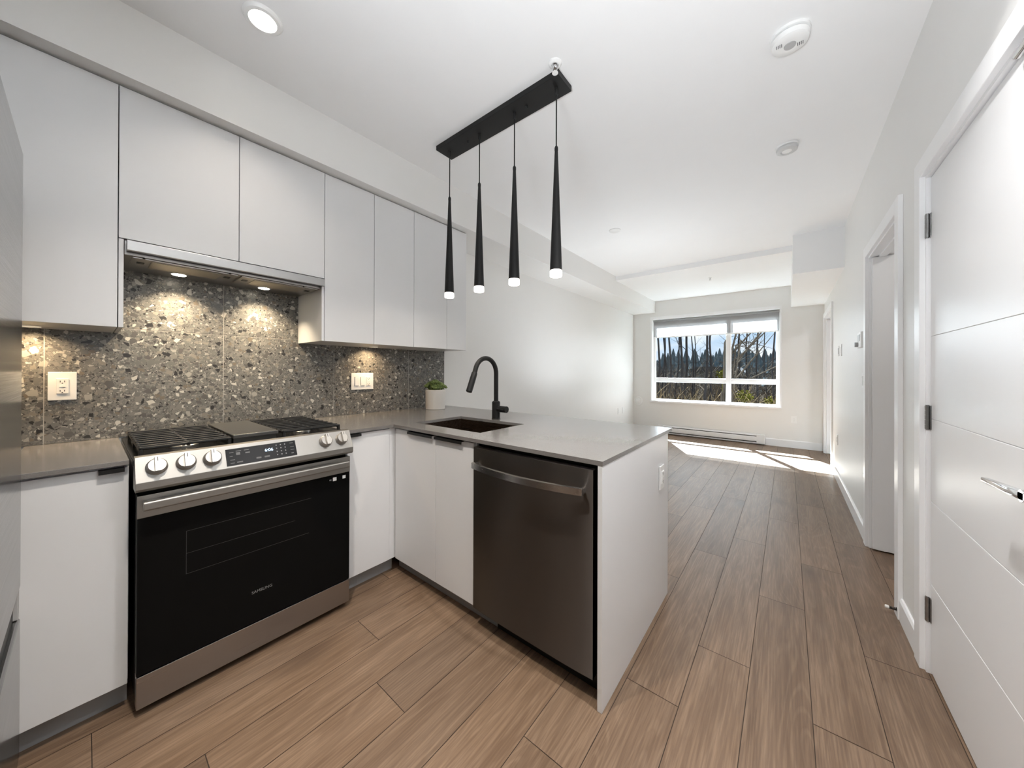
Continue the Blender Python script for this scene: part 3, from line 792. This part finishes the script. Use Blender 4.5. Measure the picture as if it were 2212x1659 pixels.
# ---------------------------------------------------------------- range hood
hd = thing('range_hood', 'slim stainless range hood with two lamps under the wall cabinet', 'hood', (-2.37, .5, 1.755))
HB = 1.757
MB().box(XW+.002, -2.215, .1015, .8935, HB, ZUM-.002, .002).build('body', 'steel_dark', hd)
MB().box(-2.196, -2.176, .1075, .9045, 1.771, 1.8135, .0015).build('visor', 'steel_hood', hd)
MB().box(-2.2149, -2.1961, .112, .892, 1.785, 1.800).build('slide_plate', 'dark_slot', hd)
for a, b in ((.125, .495), (.510, .880)):
    f_ = MB().box(-2.405, -2.222, a, b, HB-.006, HB-.0005, .0015).build('filter', 'steel_dark', hd)
    MB().box(-2.385, -2.240, a+.06, b-.06, HB-.0085, HB-.0062, .0005).build('filter_mesh', 'filter_mesh', f_)
    for yy in (a+.018, b-.042):
        MB().box(-2.32, -2.29, yy, yy+.024, HB-.0085, HB-.0062, .0005).build('latch', 'dark_slot', f_)
for yy in (.30, .668):
    MB().lathe([(.036, 0), (.036, .004), (.030, .005)], (-2.445, yy, HB), (0, 0, -1), 28).build('lamp_ring', 'chrome', hd, smooth=40)
    MB().lathe([(.029, .0045), (.026, .007), (0, .008)], (-2.445, yy, HB), (0, 0, -1), 28).build('lamp_lens', 'lens_hood', hd, smooth=40)
    area('hood_lamp', (-2.445, yy, HB-.014), .05, 2.4, (1, .80, .54), (-.10, 0, -1), 1.9)
for yy in (.16, .46, .80): MB().cyl((-2.213, yy, HB), (-2.213, yy, HB-.006), .004, n=10).build('screw', 'dark_slot', hd, smooth=40)

# ---------------------------------------------------------------- gas range
ra = thing('gas_range', 'stainless slide-in gas range with black glass oven door', 'range', (-2.2, .505, 0))
RY0, RY1 = .1145, .8945
XO = -1.830
body = MB().box(XW+.004, XO-.048, RY0+.004, RY1-.004, .035, .905).build('body', 'black_enamel', ra)
for x_ in (-2.50, -1.93):
    for y_ in (RY0+.05, RY1-.05):
        MB().cyl((x_, y_, .0005), (x_, y_, .0348), .018, n=16).build('foot', 'black_metal', ra, smooth=40)
# warming drawer
MB().box(XO-.046, XO, RY0+.004, RY1-.004, .030, .1465, .002).build('drawer', 'steel_dark', ra)
# oven door
dr = MB().box(XO-.046, XO-.003, RY0+.004, RY1-.004, .1495, .8035, .002).build('oven_door', 'black_enamel', ra)
MB().box(XO-.0028, XO, RY0+.005, RY1-.005, .151, .722, .0008).build('door_glass', 'black_gloss', dr)
m_ = MB(); yy0, yy1, zz0, zz1 = .249, .700, .465, .632; l_ = .0012
m_.box(XO, XO+.0004, yy0, yy1, zz1, zz1+l_); m_.box(XO, XO+.0004, yy0, yy1-.01, zz0, zz0+l_); m_.box(XO, XO+.0004, yy0, yy0+l_, zz0, zz1)
m_.box(XO, XO+.0004, yy0, yy1-.07, .545, .545+l_*.8)
m_.build('window_lines', 'legend_dark', dr)
MB().box(XO-.0028, XO+.002, RY0+.004, RY1-.004, .7225, .8035, .001).build('door_band', 'steel', dr)
hm = MB()
hm.prism([(XO+.020, .756), (XO+.020, .788), (XO+.040, .788), (XO+.044, .784), (XO+.044, .760), (XO+.040, .756)], 'y', RY0+.017, RY1-.025, bev=.002)
for y_ in (RY0+.03, RY1-.06): hm.box(XO+.002, XO+.022, y_, y_+.03, .762, .782, .001)
hm.build('door_handle', 'steel', dr)
for a, c, s_ in ((.812, .699, .018), (.860, .700, .016)):
    lab(MB().box(XO, XO+.0006, a-s_/2, a+s_/2, c-s_/2, c+s_/2).build('sticker', 'white_plastic', dr), 'small white sticker')
MB().box(XO, XO+.0005, .786, .796, .695, .701).build('badge', 'legend_grey', dr)
def text(body_, size, loc, rot, mat, par, name, extr=.0002):
    cu = bpy.data.curves.new(name, 'FONT'); cu.body = body_; cu.size = size; cu.extrude = extr; cu.align_x = 'CENTER'; cu.align_y = 'CENTER'
    tmp = bpy.data.objects.new(name, cu); col.objects.link(tmp)
    me = bpy.data.meshes.new_from_object(tmp.evaluated_get(bpy.context.evaluated_depsgraph_get()))
    bpy.data.objects.remove(tmp); bpy.data.curves.remove(cu)
    ob = bpy.data.objects.new(name, me); col.objects.link(ob); me.materials.append(MATS[mat])
    wloc = Vector((0, 0, 0)); q_ = par
    while q_ is not None: wloc = wloc+q_.location; q_ = q_.parent
    ob.parent = par; ob.location = Vector(loc)-wloc; ob.rotation_euler = rot
    return ob
text('SAMSUNG', .017, (XO+.0003, .499, .284), (PI/2, 0, PI/2), 'legend_grey', dr, 'lettering')
# control panel: sloped stainless front
cx0, cz0 = XO+.030, .857; cx1, cz1 = -1.847, .942
cp = MB().prism([(cx0, cz0), (cx0, .833), (cx0-.012, .822), (XO-.06, .822), (XO-.06, .930), (cx1-.03, .944), (cx1, cz1)], 'y', RY0-.002, RY1, bev=.0012).build('control_panel', 'steel', ra)
sl = Vector((cx1-cx0, 0, cz1-cz0)); L_ = sl.length; su = sl.normalized(); sn = Vector((su.z, 0, -su.x))   # up the slope, outward
if sn.x < 0: sn = -sn
def on_panel(y, t_, h=0): return Vector((cx0, y, cz0))+su*t_+sn*h
def slab_on_panel(y0, y1, t0, t1, h0, h1, bev=0):
    m = MB(); v = [on_panel(y, t_, h) for h in (h0, h1) for (y, t_) in ((y0, t0), (y1, t0), (y1, t1), (y0, t1))]
    m._add(v, [(3, 2, 1, 0), (4, 5, 6, 7), (0, 1, 5, 4), (1, 2, 6, 5), (2, 3, 7, 6), (3, 0, 4, 7)])
    return m
ang = math.atan2(sl.z, -sl.x)      # tilt of the face
dp = slab_on_panel(.368, .628, .008, .080, .0005, .0025).build('display', 'display_glass', cp)
rot = (ang, 0, PI/2)
text('6:06', .019, on_panel(.520, .052, .0028), rot, 'clock_led', dp, 'clock_digits')
km = MB(); kl = MB(); kr = MB(); ke = MB(); kq = MB(); kz = MB()
for r_ in range(4):
    for c_ in range(3):
        y_, t_ = .548+c_*.017, .066-r_*.015
        v = [on_panel(y_+a_, t_+b_, .0027) for a_, b_ in ((0, 0), (.004, 0), (.004, .005), (0, .005))]; km._add(v, [(0, 1, 2, 3)])
for (y_, t_, w_, h_) in ((.380, .062, .014, .003), (.380, .046, .010, .003), (.380, .030, .016, .003), (.380, .016, .014, .003), (.402, .066, .018, .003), (.402, .050, .014, .012), (.430, .066, .018, .003), (.434, .052, .016, .006), (.402, .016, .020, .005), (.470, .020, .018, .007), (.500, .020, .020, .007), (.604, .068, .014, .003), (.604, .050, .016, .002), (.604, .036, .016, .002), (.605, .018, .010, .005)):
    v = [on_panel(y_+a_, t_+b_, .0027) for a_, b_ in ((0, 0), (w_, 0), (w_, h_), (0, h_))]; (ke if y_ < .399 else kl if y_ < .415 else kz if y_ < .46 else kq if y_ < .53 else kr)._add(v, [(0, 1, 2, 3)])
km.build('number_keys', 'legend_grey', dp); kl.build('mode_legends', 'legend_dark2', dp); ke.build('side_legends', 'legend_dark2', dp); kq.build('timer_legends', 'legend_dark2', dp); kz.build('bake_legends', 'legend_dark2', dp); kr.build('start_legends', 'legend_dark2', dp)
for i, y_ in enumerate((.167, .247, .325, .763, .842)):
    c0 = on_panel(y_, .052)
    k = MB().lathe([(.030, 0), (.030, .004), (.028, .006), (.027, .020), (.024, .023), (0, .023)], c0+sn*.001, sn, 36).build('knob', 'steel_knob', cp, smooth=35)
    gm = MB(); w_ = .0075
    v = [c0+sn*h+su*t_+Vector((0, s_, 0)) for h in (.021, .040) for (s_, t_) in ((-w_, -.027), (w_, -.027), (w_, .027), (-w_, .027))]
    gm._add(v, [(3, 2, 1, 0), (4, 5, 6, 7), (0, 1, 5, 4), (1, 2, 6, 5), (2, 3, 7, 6), (3, 0, 4, 7)])
    gm.build('grip', 'steel_knob', k)
    mk = MB(); v = [c0+sn*.0405+su*t_+Vector((0, s_, 0)) for (s_, t_) in ((-.0012, .010), (.0012, .010), (.0012, .025), (-.0012, .025))]; mk._add(v, [(0, 1, 2, 3)])
    mk.build('pointer_mark', 'dark_slot', k)
# cooktop
MB().box(XW+.010, cx1-.030, RY0-.004, RY1+.004, .905, .928, .003).build('cooktop', 'black_enamel', ra)
MB().box(XW+.010, XW+.045, RY0+.02, RY1-.02, .928, .945, .003).build('rear_vent_trim', 'black_enamel', ra)
for bx, by, br in ((-2.08, .275, .048), (-2.36, .275, .038), (-2.22, .505, .050), (-2.08, .745, .042), (-2.36, .745, .046)):
    bn = MB().lathe([(br, 0), (br, .006), (br*.8, .012), (br*.6, .013)], (bx, by, .928), (0, 0, 1), 32).build('burner', 'burner_alu', ra, smooth=35)
    MB().lathe([(br*.78, .013), (br*.78, .017), (br*.6, .021), (0, .022)], (bx, by, .928), (0, 0, 1), 32).build('burner_cap', 'black_metal', bn, smooth=35)
def grate(y0, y1):
    x0, x1 = -2.47, -1.925; zt = .968; h = .013; w_ = .010
    m = MB()
    # frame
    m.box(x0, x1, y0, y0+w_, zt-h-.006, zt-.004, .003); m.box(x0, x1, y1-w_, y1, zt-h-.006, zt-.004, .003)
    m.box(x0, x0+w_, y0, y1, zt-h, zt-.002, .003); m.box(x1-w_, x1, y0, y1, zt-h, zt-.002, .003)
    # long fingers running side to side
    n = 9
    for i in range(n):
        x_ = x0+.035+(x1-x0-.07)*i/(n-1)
        m.box(x_-w_/2, x_+w_/2, y0, y1, zt-h, zt, .003)
    ym = (y0+y1)/2
    m.box(x0, x1, ym-w_/2, ym+w_/2, zt-h-.004, zt-.003, .002)
    for x_ in (x0+.008, x1-.008, (x0+x1)/2):
        for y_ in (y0+.006, y1-.006):
            m.box(x_-.008, x_+.008, y_-.006, y_+.006, .9282, zt-h, .002)
    return m.build('grate', 'cast_iron', ra)
grate(.128, .408); grate(.608, .882)
MB().box(-2.47, -1.955, .420, .598, .950, .968, .003).box(-2.44, -2.43, .43, .59, .9282, .950).box(-1.985, -1.970, .425, .593, .9282, .950).build('griddle', 'griddle_iron', ra)

# ---------------------------------------------------------------- dishwasher
dw = thing('dishwasher', 'dark stainless dishwasher built into the peninsula', 'dishwasher', (-.88, 1.5, 0))
DX0, DX1, DYF = -1.2045, -.570, 1.1935
MB().box(DX0+.004, DX1+.012, DYF+.040, 1.80, .10, .9105).build('tub', 'black_enamel', dw)
# slightly bowed door front
mb = MB(); nx = 28; nz = 10
def dwy(u, w_): return DYF + .010*(2*u-1)**2*0 + .006*((2*u-1)**4)
vs = []
for j in range(nz+1):
    for i in range(nx+1):
        u = i/nx; vs.append((DX0+(DX1-DX0)*u, dwy(u, j/nz), .100+(.888-.100)*j/nz))
n1 = len(vs)
vs += [(x, DYF+.038, z) for x, y, z in vs]
fs = []
W1 = nx+1
for j in range(nz):
    for i in range(nx):
        a = j*W1+i; fs.append((a, a+1, a+W1+1, a+W1)); fs.append((n1+a, n1+a+W1, n1+a+W1+1, n1+a+1))
for i in range(nx):
    fs.append((i, n1+i, n1+i+1, i+1)); a = nz*W1+i; fs.append((a, a+1, n1+a+1, n1+a))
for j in range(nz):
    a = j*W1; fs.append((a, a+W1, n1+a+W1, n1+a)); a = j*W1+nx; fs.append((a, n1+a, n1+a+W1, a+W1))
mb._add(vs, fs)
dd_ = mb.build('door', 'steel_dishwasher', dw, smooth=30)
uv_ = dd_.data.uv_layers.new(name='brushing')
for lp in dd_.data.loops:
    co = dd_.data.vertices[lp.vertex_index].co; uv_.data[lp.index].uv = (co.x, co.z)
mb = MB(); N = 24; pr = []
for k in range(N+1):
    u = k/N; x_ = -1.184+(-.599+1.184)*u; bow = .050*(1-(2*u-1)**2)*.75+.030
    pr.append((x_, DYF-bow))
vs = []; 
for x_, y_ in pr:
    for dy, dz in ((0, -.013), (0, .013), (.010, .015), (.012, -.014)): vs.append((x_, y_+dy, .808+dz))
fs = [(4*k+i, 4*k+(i+1) % 4, 4*(k+1)+(i+1) % 4, 4*(k+1)+i) for k in range(N) for i in range(4)] + [(3, 2, 1, 0), (4*N, 4*N+1, 4*N+2, 4*N+3)]
mb._add(vs, fs)
for x_ in (-1.178, -.613): mb.box(x_, x_+.012, DYF-.026, DYF+.004, .797, .819, .001)
lab(mb.build('handle', 'steel_bar', dd_, smooth=30), 'bowed stainless bar handle')
MB().box(-1.1095, DX1+.010, 1.275, 1.295, .0005, .0995).build('toe_kick', 'black_metal', dw)

# ---------------------------------------------------------------- refrigerator
fr = thing('refrigerator', 'grey steel refrigerator edge at the left border', 'refrigerator', (-1.95, -.6, 0))
FYR, FXB, FXF = -.126, -1.890, -1.28
MB().box(-2.54, FXB-.002, -1.10, -.212, .03, 1.93, .004).build('cabinet_body', 'steel_fridge', fr)
MB().box(FXB, FXF, -1.10, FYR, .575, 1.948, .006).build('door', 'steel_fridge', fr)
MB().box(FXB, FXF, -1.10, FYR, .04, .480, .006).build('freezer_drawer', 'steel_fridge', fr)
MB().box(FXB+.02, FXF-.01, -1.09, FYR-.012, .4805, .5745).build('handle_recess', 'black_metal', fr)
MB().box(FXB+.002, FXB+.022, -.30, FYR-.002, .4815, .5735, .002).build('recess_end_cap', 'grey_plastic', fr)
for y_ in (-1.0, -.3):
    for x_ in (-2.45, -2.05): MB().cyl((x_, y_, .0005), (x_, y_, .0298), .02, n=14).build('foot', 'black_metal', fr, smooth=40)

# ---------------------------------------------------------------- pendant fixture
pf = thing('pendant_light', 'black linear bar pendant with four slim cone shades', 'pendant', (-1.36, 1.53, ZC))
BX0, BX1 = -1.834, -.888
MB().box(BX0, BX1, 1.464, 1.600, 2.738, ZC-.0005, .0015).build('canopy', 'black_metal', pf)
for x_ in (-1.60, -1.134): MB().lathe([(.007, 0), (.007, .010), (.005, .013), (0, .014)], (x_, 1.532, 2.738), (0, 0, -1), 14).build('canopy_nut', 'black_metal', pf, smooth=40)
for x_ in (-1.772, -1.494, -1.216, -.938):
    MB().lathe([(.009, 0), (.009, .035), (.005, .04)], (x_, 1.53, 2.738), (0, 0, -1), 16).build('cord_grip', 'black_metal', pf, smooth=40)
    MB().cyl((x_, 1.53, 2.70), (x_, 1.53, 2.425), .0035, n=10).build('cord', 'black_metal', pf, smooth=40)
    s_ = MB().lathe([(.006, 2.432), (.0095, 2.424), (.0095, 2.410), (.0085, 2.408), (.0315, 1.79), (.0315, 1.786), (.029, 1.786), (.028, 1.80)], (x_, 1.53, 0), (0, 0, 1), 36).build('shade', 'black_metal', pf, smooth=40)
    MB().lathe([(.0275, 1.80), (.0295, 1.786), (.0315, 1.780), (.0318, 1.758), (.029, 1.753), (0, 1.752)], (x_, 1.53, 0), (0, 0, 1), 36).build('diffuser', 'lens_pendant', s_, smooth=40)
    area('pendant_lamp', (x_, 1.53, 1.745), .055, .5, (1, .88, .72), (0, 0, -1))

# ---------------------------------------------------------------- ceiling fittings
def downlight(x, y, label, watts=POT_W, colr=(1, .88, .74)):
    o = thing('recessed_light', label, 'ceiling light', (x, y, ZC), 'recessed ceiling lights')
    lab(MB().lathe([(.072, 0), (.072, .004), (.064, .012), (.050, .013), (.048, .006)], (x, y, ZC), (0, 0, -1), 48).build('trim_ring', 'white_plastic', o, smooth=35), 'white trim ring')
    lab(MB().lathe([(.049, .004), (.048, .010), (0, .012)], (x, y, ZC), (0, 0, -1), 40).build('lens', 'lens_warm', o, smooth=35), 'glowing lens')
    area('downlight_lamp', (x, y, ZC-.016), .09, watts, colr, (0, 0, -1), 1.9)
    return o
downlight(-1.752, .470, 'round lit recessed light in the ceiling over the range')
downlight(-1.0, .22, 'added unseen recessed light in the ceiling over the kitchen floor', KITCHEN_FILL_W, (1, .91, .80))  # downlight added above the view to brighten the kitchen floor
downlight(-.05, 1.12, 'added unseen recessed light in the ceiling over the hallway beside the peninsula', HALL_FILL_W, (1, .99, .985))  # unseen downlight added to light the end panel and hall floor

sm = thing('smoke_alarm', 'large round white smoke alarm with slotted face on the ceiling', 'smoke alarm', (.008, 1.965, ZC))
c_ = (.008, 1.965, ZC)
MB().lathe([(.072, 0), (.072, .012), (.066, .014)], c_, (0, 0, -1), 48).build('base', 'white_plastic', sm, smooth=35)
lab(MB().lathe([(.060, .012), (.060, .020)], c_, (0, 0, -1), 48).build('vent_gap', 'gap_shade_grey', sm, smooth=35), 'vent gap with its shade in the grey')  # shading of the gap put into its dark grey
cv = MB().lathe([(.068, .019), (.070, .023), (.066, .040), (.058, .046), (.030, .048), (0, .048)], c_, (0, 0, -1), 48).build('cover', 'white_plastic', sm, smooth=35)
m_ = MB()
for k in range(4):
    m_.box(c_[0]-.048+k*.006, c_[0]-.046+k*.006, c_[1]-.030, c_[1]-.012, ZC-.0492, ZC-.0478); m_.box(c_[0]+.026+k*.006, c_[0]+.028+k*.006, c_[1]+.004, c_[1]+.022, ZC-.0492, ZC-.0478)
m_.build('sound_slots', 'dark_slot', cv)
MB().lathe([(.022, .0475), (.021, .051), (0, .052)], c_, (0, 0, -1), 32).build('test_button', 'grey_plastic', cv, smooth=35)
s2 = thing('heat_detector', 'smaller round white detector on the ceiling beyond the smoke alarm', 'detector', (-.003, 2.93, ZC))
c_ = (-.003, 2.93, ZC)
MB().lathe([(.062, 0), (.062, .010), (.052, .012)], c_, (0, 0, -1), 40).build('base', 'white_plastic', s2, smooth=35)
MB().lathe([(.050, .012), (.058, .016), (.056, .030), (.045, .034), (.034, .034), (.030, .030)], c_, (0, 0, -1), 40).build('ring_cover', 'ring_shade_grey', s2, smooth=35)  # white ring, its shading put into the grey
MB().lathe([(.028, .028), (.026, .033), (0, .034)], c_, (0, 0, -1), 32).build('center_disc', 'white_plastic', s2, smooth=35)
c_ = (-1.437, 3.535, ZC)
s3 = MB().lathe([(.060, 0), (.060, .005), (.056, .008), (.0, .010)], c_, (0, 0, -1), 40).build('sprinkler_cover', 'white_plastic', smooth=35)
tag(s3, 'flat round white sprinkler cover on the living room ceiling', 'sprinkler')
def sprinkler(x, y, z, label, er):
    o = thing('fire_sprinkler', label, 'sprinkler', (x, y, z), 'exposed sprinkler heads')
    MB().lathe([(er, 0), (er, .004), (er*.8, .010), (er*.55, .012), (er*.5, .004)], (x, y, z), (0, 0, -1), 36).build('escutcheon', 'white_plastic', o, smooth=35)
    m = MB().lathe([(.010, .002), (.010, .022), (.007, .026)], (x, y, z), (0, 0, -1), 18)
    m.tube([(x-.009, y, z-.02), (x-.012, y, z-.034), (x-.004, y, z-.046), (x, y, z-.048)], .0025, 8); m.tube([(x+.009, y, z-.02), (x+.012, y, z-.034), (x+.004, y, z-.046), (x, y, z-.048)], .0025, 8)
    m.build('head', 'chrome', o, smooth=40)
    MB().lathe([(.014, .046), (.015, .049), (0, .050)], (x, y, z), (0, 0, -1), 20).build('deflector', 'white_plastic', o, smooth=40)
sprinkler(-.886, 1.432, ZC, 'white sprinkler head with round plate at the end of the pendant bar', .032)
sprinkler(-.923, 5.99, 2.7015, 'tiny white sprinkler head on the dropped ceiling before the window', .022)

# ---------------------------------------------------------------- outdoors
GZ = -1.6
gm = MB(); n = 24
vs = []
for j in range(n+1):
    for i in range(n+1):
        x = -180+260*i/n; y = 9+300*(j/n)**2
        vs.append((x, y, GZ+.25*math.sin(x*.5)+.2*math.sin(y*.4+x*.2)))
gm._add(vs, [(j*(n+1)+i, j*(n+1)+i+1, (j+1)*(n+1)+i+1, (j+1)*(n+1)+i) for j in range(n) for i in range(n)])
gm.b.normal_update()
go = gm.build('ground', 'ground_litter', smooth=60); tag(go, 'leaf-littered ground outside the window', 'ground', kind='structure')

def at_win(px, py, Y):       # a point at depth Y seen at picture place px, py
    d = fw + rt*((px-1106)/740.264) - up*((py-829.5+29.9544)/740.264)
    return Vector((0, 0, 1.2626)) + d*((Y)/d.y)
rg = random.Random(11)
def tree(base, lean, h, r, label, nb, mat='bark'):
    m = MB(); N = 9; pts = []; rs = []
    for k in range(N):
        u = k/(N-1)
        pts.append(base+Vector((lean*h*u+.05*math.sin(k*1.7+base.x), .04*math.cos(k*2.1), -.3+(h+.3)*u))); rs.append(r*(1-.62*u))
    m.tube(pts, rs, 9)
    for b_ in range(nb):
        u = rg.uniform(.22, .95); p0 = base+Vector((lean*h*u, 0, h*u)); a = rg.uniform(0, 2*PI); L = rg.uniform(.5, 1.6)
        e_ = rg.uniform(.3, 1.0); q = [p0]; dv = Vector((math.cos(a), math.sin(a), e_)).normalized()
        for s_ in range(5):
            dv = (dv+Vector((rg.uniform(-.25, .25), rg.uniform(-.25, .25), rg.uniform(-.05, .25)))).normalized(); q.append(q[-1]+dv*L/5)
        m.tube(q, [r*.26, r*.2, r*.15, r*.11, r*.07, r*.03], 5)
        for s_ in range(3):
            dq = (dv+Vector((rg.uniform(-.9, .9), rg.uniform(-.9, .9), rg.uniform(-.2, .7)))).normalized()
            st = q[1+s_]; m.tube([st, st+dq*L*.25, st+dq*L*.45+Vector((0, 0, .05))], [r*.1, r*.07, r*.02], 4)
    return tag(m.build('bare_tree', mat, smooth=60), label, 'tree', 'bare trees outside the window')
ORD = ['first', 'second', 'third', 'fourth', 'fifth', 'sixth', 'seventh', 'eighth', 'ninth', 'tenth']
# px at sill height, px at blind height, depth, width in px
left = [(1424, 1421, 15, 5), (1432, 1436, 19, 4), (1440, 1433, 17, 4), (1447, 1446, 14, 5), (1460, 1467, 18, 3.5), (1470, 1472, 14, 6), (1478, 1484, 16, 6), (1497, 1495, 20, 3), (1501, 1502, 22, 2.5), (1519, 1531, 13, 6)]
right = [(1533, 1536, 17, 5), (1597, 1598, 18, 5), (1613, 1614, 20, 4), (1635, 1638, 15, 4.5), (1655, 1651, 19, 2.5), (1671, 1673, 14, 4)]
def plant_tree(spec, label, nb):
    px0, px1, Y, wpx = spec
    b_ = at_win(px0, 850, Y); t_ = at_win(px1, 720, Y)
    ln = (t_.x-b_.x)/(t_.z-b_.z); depth = b_.dot(fw)
    r = wpx*.5/740.264*depth*1.05
    x_ = b_.x - ln*(b_.z-GZ)
    tree(Vector((x_, Y, GZ)), ln, 8.5, r, label, nb)
for i, s_ in enumerate(left): plant_tree(s_, '%s bare grey trunk from the left in the window view' % ORD[i], 6)
rl = ['bare trunk just left of the window mullion', 'dark trunk right of the mullion, nearest to it', 'slim trunk second to the right of the mullion', 'trunk third to the right of the mullion, in the right panes', 'thin bent trunk between the two rightmost trunks in the right pane', 'rightmost dark trunk at the right edge of the window']
for i, s_ in enumerate(right): plant_tree(s_, rl[i], 8)
# leafless spreading tree seen in the right panes
m = MB(); b0 = at_win(1560, 860, 11.5); b0.z = GZ
for (q0, q1, r) in (((1578, 800), (1660, 700), .035), ((1572, 775), (1640, 700), .03), ((1560, 850), (1635, 765), .035), ((1580, 760), (1600, 690), .03), ((1575, 790), (1640, 730), .03), ((1570, 835), (1680, 790), .022), ((1566, 740), (1590, 690), .03), ((1600, 735), (1625, 760), .02), ((1590, 745), (1640, 745), .02)):
    A = at_win(*q0, 11.5); B_ = at_win(*q1, 12.1); mid_ = (A+B_)/2+Vector((0, 0, rg.uniform(-.05, .1)))
    m.tube([b0+Vector((0, 0, .5)), b0*.4+A*.6, A, mid_, B_, B_+(B_-mid_)*1.2], [r*1.2, r*1.1, r, r*.8, r*.55, r*.1], 6)
    for s_ in range(7):
        st = A.lerp(B_, rg.random()); dq = Vector((rg.uniform(-1, 1), rg.uniform(-.5, .5), rg.uniform(-.2, 1))).normalized(); L = rg.uniform(.25, .7)
        m.tube([st, st+dq*L*.5, st+dq*L+Vector((0, 0, .06))], [r*.28, r*.2, r*.05], 4)
m.tube([b0-Vector((0, 0, .3)), b0+Vector((0, 0, .6))], [.07, .055], 8)
tag(m.build('bare_tree', 'twig', smooth=60), 'pale many-branched bare tree spreading across the right panes', 'tree', 'bare trees outside the window')
# undergrowth nobody could count
def sticks(name, mat, label, cat, N, yr, zr, lr, rr, seed):
    rg2 = random.Random(seed); m = MB()
    for k in range(N):
        Y = rg2.uniform(*yr); px = rg2.uniform(1330, 1720); p0 = at_win(px, 830, Y); p0.z = GZ+rg2.uniform(-.1, .3)
        h = rg2.uniform(*zr); L = rg2.uniform(*lr); 
        dv = Vector((rg2.uniform(-1, 1), rg2.uniform(-.6, .6), rg2.uniform(.3, 1.6))).normalized()
        st = p0+Vector((0, 0, h*rg2.random())); r = rg2.uniform(*rr)
        m.tube([st, st+dv*L*.5, st+dv*L+Vector((rg2.uniform(-.2, .2), 0, rg2.uniform(-.15, .1)))*L], [r, r*.8, r*.3], 3)
    o = m.build(name, mat); return tag(o, label, cat, kind='stuff')
sticks('undergrowth', 'brush', 'tangle of tan dry brush behind the lower panes', 'brush', 4600, (10.5, 14), (.1, 1.7), (.4, 1.1), (.005, .013), 21)
sticks('thicket', 'twig', 'grey brown thicket of twigs behind the trunks', 'thicket', 3000, (22, 32), (.2, 3.2), (.7, 1.8), (.008, .022), 22)
def bush(px, py, Y, rad, label, n_, seed):
    rg2 = random.Random(seed); c = at_win(px, py, Y); m = MB()
    m.tube([(c.x, c.y, GZ-.2), (c.x, c.y, c.z)], [.03, .02], 6)
    for k in range(n_):
        v = Vector((rg2.gauss(0, 1), rg2.gauss(0, 1), rg2.gauss(0, 1))).normalized()*rad*rg2.random()**.4; v.z *= .8
        s_ = rg2.uniform(.03, .06); a = Vector((rg2.uniform(-1, 1), rg2.uniform(-1, 1), rg2.uniform(-1, 1))).normalized(); b_ = a.orthogonal().normalized()
        q = c+v; m._add([q-a*s_, q+b_*s_*.5, q+a*s_, q-b_*s_*.5], [(0, 1, 2, 3)])
    return tag(m.build('leafy_bush', 'leaf_yellow'), label, 'bush', 'yellow-green bushes outside')
bush(1608, 856, 12.5, .24, 'yellow-green bush in the lower right pane', 170, 31)
bush(1666, 868, 14, .22, 'low green bush at the far right of the lower right pane', 150, 32)
bush(1561, 808, 13.5, .20, 'yellow-green bush left of the mullion in the upper pane', 120, 33)
# far evergreens
m = MB(); rg2 = random.Random(41)
for k in range(120):
    px = 1385+320*k/119+rg2.uniform(-3, 3); Y = rg2.uniform(48, 60); c = at_win(px, 795, Y); h = rg2.uniform(3.2, 5.6); c.z = GZ
    for s_ in range(5):
        z0 = h*(.1+.17*s_); m.lathe([(h*.30*(1-s_*.17), z0), (.05, z0+h*.34)], c, (0, 0, 1), 7)
tag(m.build('evergreen_treeline', 'leaf_haze'), 'distant dark evergreen treeline on the horizon', 'treeline', kind='stuff')
fb_ = at_win(1555, 800, 40)
fh = thing('far_building', 'low pale building far off between the trunks', 'building', (fb_.x, 40, GZ))
MB().box(fb_.x-2.2, fb_.x+1.6, 40, 44, GZ, 1.2).build('wall', 'far_wall', fh)
MB().prism([(fb_.x-2.6, 1.2), (fb_.x+2.0, 1.2), (fb_.x+1.4, 1.75), (fb_.x-2.0, 1.75)], 'y', 39.7, 44.3).build('roof', 'far_roof', fh)
